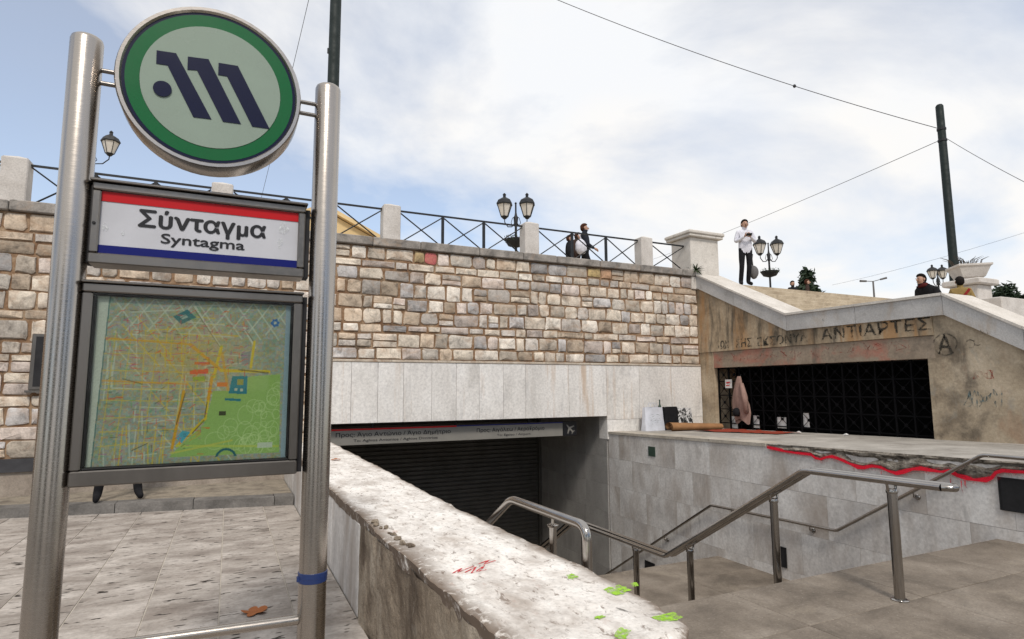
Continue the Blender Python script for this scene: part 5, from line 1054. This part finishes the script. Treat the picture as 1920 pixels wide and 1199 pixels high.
    m.box(h2.x - .026, h2.x + .026, h2.y - .093, h2.y - .082, h2.z - .068, h2.z - .060); m.v = [(x * k, y * k, z * k) for x, y, z in m.v]; link('facial_features', m.mesh('facial_features', MT['hair']), o)
    return o, k
fcam = -YAW     # facing the camera roughly

# man in the white hoodie at the top of the steps, phone in both hands
mp_ = onZ(1405, 536, UP); ml_ = Vector((mp_.x, 11.62, UP))
man, k = person('man in white hoodie and black trousers standing at the top of the steps', tuple(ml_), R(-28), 'white', 'black', h=1.84, bulk=1.12, elR=(-.25, -.02, 1.15), wrR=(-.07, -.22, 1.26), elL=(.25, -.02, 1.15), wrL=(.06, -.23, 1.25), h1=(0, -.04, 1.55), h2=(0, -.05, 1.62), h3=(0, -.035, 1.705), knR=(-.13, -.06, .50), anR=(-.15, .02, .10), toR=(-.18, -.15, .035), knL=(.06, -.05, .5), anL=(.05, .06, .10), toL=(.1, -.11, .035))
man['category'] = 'person'
def local(o, v, k=1.0): return Matrix.Translation(o.location) @ o.rotation_euler.to_matrix().to_4x4() @ (Vector(v) * k)
c_ = local(man, (0.0, -.33, 1.275), 1.05); b = MB(); Rm = Matrix.Rotation(R(-28), 3, 'Z') @ Matrix.Rotation(R(50), 3, 'X'); b.box(c_.x - .075, c_.x + .075, c_.y - .006, c_.y + .006, c_.z - .04, c_.z + .04, Rm); tag(b.build('mobile_phone', MT['rubber']), 'dark phone held by the man in the white hoodie', 'phone')
c_ = local(man, (.22, .10, .45), 1.05); b = MB(); b.ell((c_.x, c_.y, c_.z - .08), (.14, .10, .19), 14, 9); b.tube([(c_.x - .02, c_.y, c_.z + .08), (c_.x - .06, c_.y - .03, c_.z + .28), (c_.x - .05, c_.y - .03, c_.z + .42)], [.02, .012, .012], 6); b.v = [(x + .02 * vnoise(x * 20, z * 20, 3), y, z) for x, y, z in b.v]; tag(b.build('carrier_bag', MT['greyc'], None, True), 'grey carrier bag hanging by the legs of the man in white', 'bag')

# couple and child walking behind the fence
def ground_at(u, dep): p = atD(u, 600, dep); return (p.x, p.y, UP)
person('man in dark jacket striding along behind the fence with a white bag', ground_at(1099, 15.9), R(62), 'navy', 'black', h=1.76, bulk=1.38, hair='hairbrown', knR=(-.10, -.16, .52), anR=(-.10, -.22, .10), toR=(-.10, -.40, .05), knL=(.1, .06, .5), anL=(.1, .26, .14), toL=(.1, .12, .04), elR=(-.22, -.05, 1.12), wrR=(-.16, -.25, 1.02))
person('person in brown coat walking close behind the man with the white bag', ground_at(1083, 16.4), R(58), 'brown', 'black', h=1.66, bulk=1.5, hair='hairbrown', h1=(0, -.05, 1.54), h2=(0, -.07, 1.61), h3=(0, -.06, 1.69))
person('red haired child in dark coat walking behind the couple', ground_at(1070, 15.6), R(60), 'black', 'black', h=1.36, bulk=1.5, hair='hairbrown')
c_ = Vector(ground_at(1092, 15.45)); c_.z = atD(1092, 463, 15.45).z; b = MB(); b.ell(tuple(c_), (.16, .14, .21), 16, 10); b.v = [(x + .03 * fbm(x * 6, z * 6, 3), y + .03 * fbm(y * 6, z * 6, 4), z + .02 * fbm(x * 9, y * 9, 5)) for x, y, z in b.v]; b.tube([(c_.x, c_.y, c_.z + .22), (c_.x - .02, c_.y + .1, c_.z + .40), (c_.x + .02, c_.y + .28, c_.z + .42)], .014, 6); tag(b.build('shoulder_bag', MT['white'], None, True), 'bulging white bag carried by the man behind the fence', 'bag')
# people beyond and on the steps
person('person with dark curly hair far beyond the steps, only the head showing', ground_at(1490, 24.6), R(-20), 'black', 'black', h=1.70, bulk=1.0)
person('person with reddish hair far beyond the steps beside the conifer', ground_at(1518, 24.6), R(40), 'brown', 'black', h=1.76, hair='hairbrown')
person('tiny distant figure in black beyond the steps', ground_at(1572, 42), R(0), 'black', 'black', h=1.75)
q = atD(1712, 600, 13.7); zz = UP - 0.162 * 12
person('person in black coat with red scarf leaning forward on the stair landing', (q.x, min(q.y, yl - .12), zz), R(-100), 'black', 'black', h=1.80, bulk=1.55, hair='hair', sp=(0, -.06, 1.13), ch=(0, -.16, 1.30), nk=(0, -.24, 1.43), h1=(0, -.28, 1.50), h2=(0, -.30, 1.58), h3=(0, -.29, 1.665), shR=(-.17, -.15, 1.36), shL=(.17, -.15, 1.36), elR=(-.25, -.10, 1.10), wrR=(-.20, -.33, 1.02), elL=(.25, -.08, 1.1), wrL=(.2, -.3, 1.0), knR=(-.1, -.15, .5), anR=(-.1, -.12, .1), toR=(-.1, -.3, .04), knL=(.1, .05, .5), anL=(.1, .22, .12), toL=(.1, .07, .04))
b = MB(); b.lathe([(.085, -.05), (.105, -.03), (.11, .0), (.095, .04), (.075, .05)], 14, tuple(Vector((q.x, min(q.y, yl - .12), zz)) + Vector((math.sin(R(-100)) * .24, -math.cos(R(-100)) * .24, 1.49)))); MT['darkred'] = cloth('dark_red_cloth', (0.07, 0.012, 0.012)); tag(b.build('scarf', MT['darkred'], None, True), 'dark red scarf round the neck of the person in black coat', 'scarf')
q = atD(1806, 600, 13.2)
tp, k = person('person in tan jacket seen from behind with a red bag strap', (q.x, q.y, zz), R(125), 'tan', 'navy', h=1.68, bulk=1.2)
b = MB(); pts = [local(tp, v, k) for v in ((-.16, .10, 1.44), (-.08, .158, 1.33), (.03, .168, 1.2), (.13, .15, 1.06), (.19, .10, .98))]; nrm = Matrix.Rotation(R(125), 3, 'Z') @ Vector((0, 1, 0)); b.ribbon(pts, .05, nrm); b.ribbon([p + nrm * .004 for p in pts], .05, -nrm); tag(b.build('bag_strap', MT['red']), 'red bag strap across the back of the tan jacket', 'strap')
# person behind the map board: only the boots show below it
bp = (onZ(178, 943, .115) + onZ(257, 940, .115)) / 2
person('person in black boots standing behind the map board, only the feet showing', (bp.x, bp.y + .12, .115), R(12), 'navy', 'black', h=1.72, anR=(-.235, .02, .10), toR=(-.26, -.15, .04), knR=(-.19, 0, .5), hipR=(-.11, 0, .9), anL=(.235, .02, .10), toL=(.26, -.15, .04), knL=(.19, 0, .5), hipL=(.11, 0, .9))

# ------------------------------------------------------------------ belongings left on the platform
def bag(x, y, w_, d_, h_, mat, label, sd, handles=True, name='shopping_bag'):
    z0 = platz(y) + .004; b = MB(); vs = []; fs = []; n = 20; L_ = 7
    for j in range(L_):
        t_ = j / (L_ - 1)
        for k in range(n):
            a = 2 * math.pi * k / n; cx = max(-1, min(1, 1.35 * math.cos(a))); cy = max(-1, min(1, 1.35 * math.sin(a))); s_ = 1 - .10 * t_ + .05 * fbm(a * 2, t_ * 3, sd)
            vs.append((x + cx * w_ / 2 * s_, y + cy * d_ / 2 * s_ * (1 - .45 * t_), z0 + h_ * t_ + .02 * fbm(a * 3, t_ * 4, sd + 2) * t_))
    for j in range(L_ - 1):
        for k in range(n): q_ = (k + 1) % n; fs.append((j * n + k, j * n + q_, (j + 1) * n + q_, (j + 1) * n + k))
    fs.append(tuple(reversed(range(n)))); b.add(vs, fs); o = b.build(name, mat, None, 60); tag(o, label, 'bag')
    if handles:
        for s_ in (-1, 1): m = MB(); m.tube([(x - w_ * .2, y + s_ * d_ * .2, z0 + h_ - .02), (x - w_ * .12, y + s_ * d_ * .2, z0 + h_ + .09), (x + w_ * .12, y + s_ * d_ * .2, z0 + h_ + .09), (x + w_ * .2, y + s_ * d_ * .2, z0 + h_ - .02)], .007, 5); m.build('handle', mat, o)
    return o
BY = 10.5
def wx(u): return onY(u, 790, BY).x
o = bag((wx(1206) + wx(1242)) / 2, BY, wx(1242) - wx(1206), .2, .50, MT['bagw'], 'tall white plastic shopping bag with pale blue print on the platform', 3)
b = MB(); cx = (wx(1206) + wx(1242)) / 2
for k in range(7): zz_ = platz(BY) + .14 + .04 * k; b.ribbon([(cx - .13 + .26 * t_ / 6, BY - .118 + .022 * k * .45, zz_ + .012 * math.sin(t_ * 2 + k)) for t_ in range(7)], .010, (0, -1, 0))
b.build('pale_print', MT['fadedblue'], o)
bag((wx(1244) + wx(1268)) / 2 + .02, BY + .02, wx(1270) - wx(1243), .2, .50, MT['black'], 'black bag standing between the white bag and the speckled bag', 5, False, 'black_bag')
t = NT('speckled_cloth'); n_ = t.noise(t.pos(), 11, 2, .5, 1.2); MT['speck'] = t.done(t.ramp(n_, [(.45, (.02, .02, .02)), (.56, (.6, .6, .6))]), .8)
bag((wx(1272) + wx(1299)) / 2, BY + .06, wx(1299) - wx(1271), .2, .46, MT['speck'], 'black and white speckled bag in the wall corner', 8, False, 'speckled_bag')
bx = wx(1238); bzz = platz(BY) + .45; b = MB(); b.lathe([(.042, bzz - .20), (.042, bzz + .02), (.032, bzz + .07), (.015, bzz + .12), (.013, bzz + .19), (.016, bzz + .195), (.016, bzz + .215), (1e-4, bzz + .217)], 14, (bx, BY, 0)); tag(b.build('wine_bottle', MT['dgreen'], None, 40), 'dark bottle sticking up out of the white shopping bag', 'bottle')
# rolled card
b = MB(); A = Vector((onZ(1255, 806, .70).x - .05, 10.12, platz(10.1))); Bp = Vector((9.72, 9.95, platz(10.0))); N = 40; vs = []
def spir(t_): a = t_ * 4.6 * math.pi; r_ = .135 - .085 * t_; return math.cos(a - 1.6) * r_, math.sin(a - 1.6) * r_ * .72
ax = (Bp - A).normalized(); sd_ = ax.cross(Vector((0, 0, 1)))
for e_, c_ in enumerate((A, Bp)):
    for k in range(N + 1): u_, v_ = spir(k / N); kk = 1 if e_ == 0 else .72; vs.append(c_ + Vector((0, 0, .10 * kk)) + sd_ * u_ * kk * 1.25 + Vector((0, 0, 1)) * v_ * kk)
b.add(vs, [(k, k + 1, N + 2 + k, N + 1 + k) for k in range(N)]); tag(b.build('rolled_cardboard', MT['card'], None, 60), 'roll of brown cardboard lying by the bags on the platform', 'cardboard')
# red blanket
b = MB(); vs = []; fs = []; n1_, n2_ = 40, 16
for i in range(n1_ + 1):
    for j in range(n2_ + 1):
        s_, t_ = i / n1_, j / n2_; y = 9.75 - 1.75 * s_ + .05 * fbm(t_ * 5, 1, 2); x = 8.75 + 1.05 * t_ + .45 * s_ * (1 - t_) + .06 * fbm(s_ * 6, 3, 2) * (1 if j in (0, 1) else .3); vs.append((x, y, platz(y) + .012 + .035 * max(0, fbm(x * 5, y * 5, 7)) + .01 * abs(fbm(x * 14, y * 14, 9))))
for i in range(n1_):
    for j in range(n2_): k = i * (n2_ + 1) + j; fs.append((k, k + 1, k + n2_ + 2, k + n2_ + 1))
b.add(vs, fs); tag(b.build('red_blanket', MT['rug'], None, 60), 'worn red blanket spread on the platform before the grille', 'blanket')
# jacket hung on the grille
jt, jb = onX(1388, 706, 10.05), onX(1393, 795, 10.05); b = MB(); vs = []; fs = []; n1_, n2_ = 16, 22
for i in range(n1_ + 1):
    t_ = i / n1_; z = jt.z + (jb.z + .05 - jt.z) * t_; wd = .03 + .20 * min(1, t_ * 1.6) ** .8 - (.05 * max(0, t_ - .8) * 5)
    for j in range(n2_):
        a = 2 * math.pi * j / n2_; f = .02 * math.sin(a * 4 + t_ * 3) * t_; vs.append((10.015 - (.045 + f + .05 * t_ * (1 - t_)) * math.cos(a), jt.y - .01 * t_ + (wd + f) * math.sin(a) + (.03 * math.sin(t_ * 5)), z + (.06 * math.sin(a * 2 + 1) if i == n1_ else 0)))
for i in range(n1_):
    for j in range(n2_): q_ = (j + 1) % n2_; fs.append((i * n2_ + j, i * n2_ + q_, (i + 1) * n2_ + q_, (i + 1) * n2_ + j))
b.add(vs, fs); jk = empty('hanging_jacket', (10.03, jt.y, jt.z), 'dusty pink jacket hanging on the black iron grille', 'jacket'); b.build('jacket_body', MT['pinkc'], jk, True)
b = MB(); b.tube([(9.975, jt.y - .10, jt.z - .16), (9.95, jt.y - .19, jt.z - .45), (9.965, jt.y - .20, jt.z - .78)], [.04, .062, .05], 10); b.build('sleeve', MT['pinkc'], jk, True)
b = MB(); b.lathe([(.06, -.02), (.09, .03), (.08, .13), (.03, .16)], 12, (9.95, jt.y + .05, jt.z - .84)); b.build('dark_lining', MT['black'], jk, True)
b = MB(); b.tube([(10.03, jt.y, jt.z - .03), (10.07, jt.y, jt.z + .04), (10.11, jt.y, jt.z + .02)], .006, 5); b.build('hook', MT['iron'], jk)
def paper(u, v, w_, h_, label, k, x=10.075):
    p = onX(u, v, x); b = MB(); vs = []
    for i in range(5):
        for j in range(5): vs.append((x + .012 * fbm(i * .8 + k, j * .8, k), p.y + w_ * (i / 4 - .5), p.z + h_ * (j / 4 - .5)))
    b.add(vs, [(i * 5 + j, i * 5 + j + 1, i * 5 + j + 6, i * 5 + j + 5) for i in range(4) for j in range(4)]); o = b.build('pinned_paper', MT['paper']); tag(o, label, 'paper'); return o, p
o, p = paper(1366, 720, .20, .19, 'small white notice with red print fixed to the grille by the jacket', 1)
b = MB(); b.ribbon([(10.055, p.y - .06, p.z + .03), (10.055, p.y + .05, p.z + .02)], .03, (-1, 0, 0)); b.ribbon([(10.055, p.y - .05, p.z - .03), (10.055, p.y + .06, p.z - .04)], .02, (-1, 0, 0)); b.build('red_print', MT['nred'], o)
for k, (u, v, w_, h_) in enumerate(((1376, 792, .22, .26), (1417, 791, .20, .26), (1466, 793, .22, .22), (1512, 788, .13, .27))):
    paper(u, v, w_, h_, ('white sheet at the grille foot below the jacket', 'white sheet at the grille foot next to the jacket', 'torn white sheet at the grille foot above the blanket end', 'narrow white sheet low on the bare part of the grille')[k], 4 + k, 10.135)
for k, (u, v) in enumerate(((1497, 803), (1585, 800))):
    p = onX(u, v, 9.8); b = MB(); s_ = .032; zc = platz(p.y) + .018; b.ell((9.8, p.y, zc), (s_, s_ * 1.4, .02), 9, 5); b.v = [(x + rnd.uniform(-.012, .012), y + rnd.uniform(-.012, .012), z + rnd.uniform(-.006, .006)) for x, y, z in b.v]; tag(b.build('crumpled_paper', MT['paper']), ('crumpled white litter at the end of the red blanket', 'crumpled white litter on bare platform before the grille')[k], 'litter')
# noticeboard frame on the wall, half hidden behind the sign pole
b_ = empty('wall_cabinet', (-2.45, WY - .05, 1.5), 'grey metal cabinet frame fixed to the stone wall behind the sign pole', 'cabinet')
a_ = onY(61, 626, WY - .06); c_ = onY(60, 732, WY - .06); b = MB(); b.bbox(a_.x, a_.x + .55, WY - .06, WY + .02, c_.z, a_.z, .008); b.build('box', MT['frame'], b_); b = MB(); b.box(a_.x + .05, a_.x + .50, WY - .064, WY - .061, c_.z + .05, a_.z - .04); b.build('door', MT['rubber'], b_); b = MB(); b.box(a_.x - .03, a_.x + .58, WY - .10, WY + .02, c_.z - .035, c_.z - .002); b.build('sill', MT['frame'], b_)

# unseen trees added behind the viewer to give the polished steel dark reflected bands
for k, (x, y, h_, rd, lb) in enumerate(((-5.5, -8.5, 6.5, 2.2, 'leafy tree added out of view for steel reflections, beyond the paved slabs'), (2.5, -10.5, 7.0, 2.4, 'broad leafy tree added out of view for steel reflections, facing the stairs'), (9.5, -9.5, 6.5, 2.2, 'leafy tree added out of view for steel reflections, facing the concrete wall'), (-11.5, -3.5, 6.0, 2.0, 'leafy tree added out of view for steel reflections, beyond the kerb'))):
    tree((x, y, -.03), h_, rd, lb, name='reflection_tree', nleaf=2600, shape='round', ls=.28, sd=60 + k, mat='leaf2')
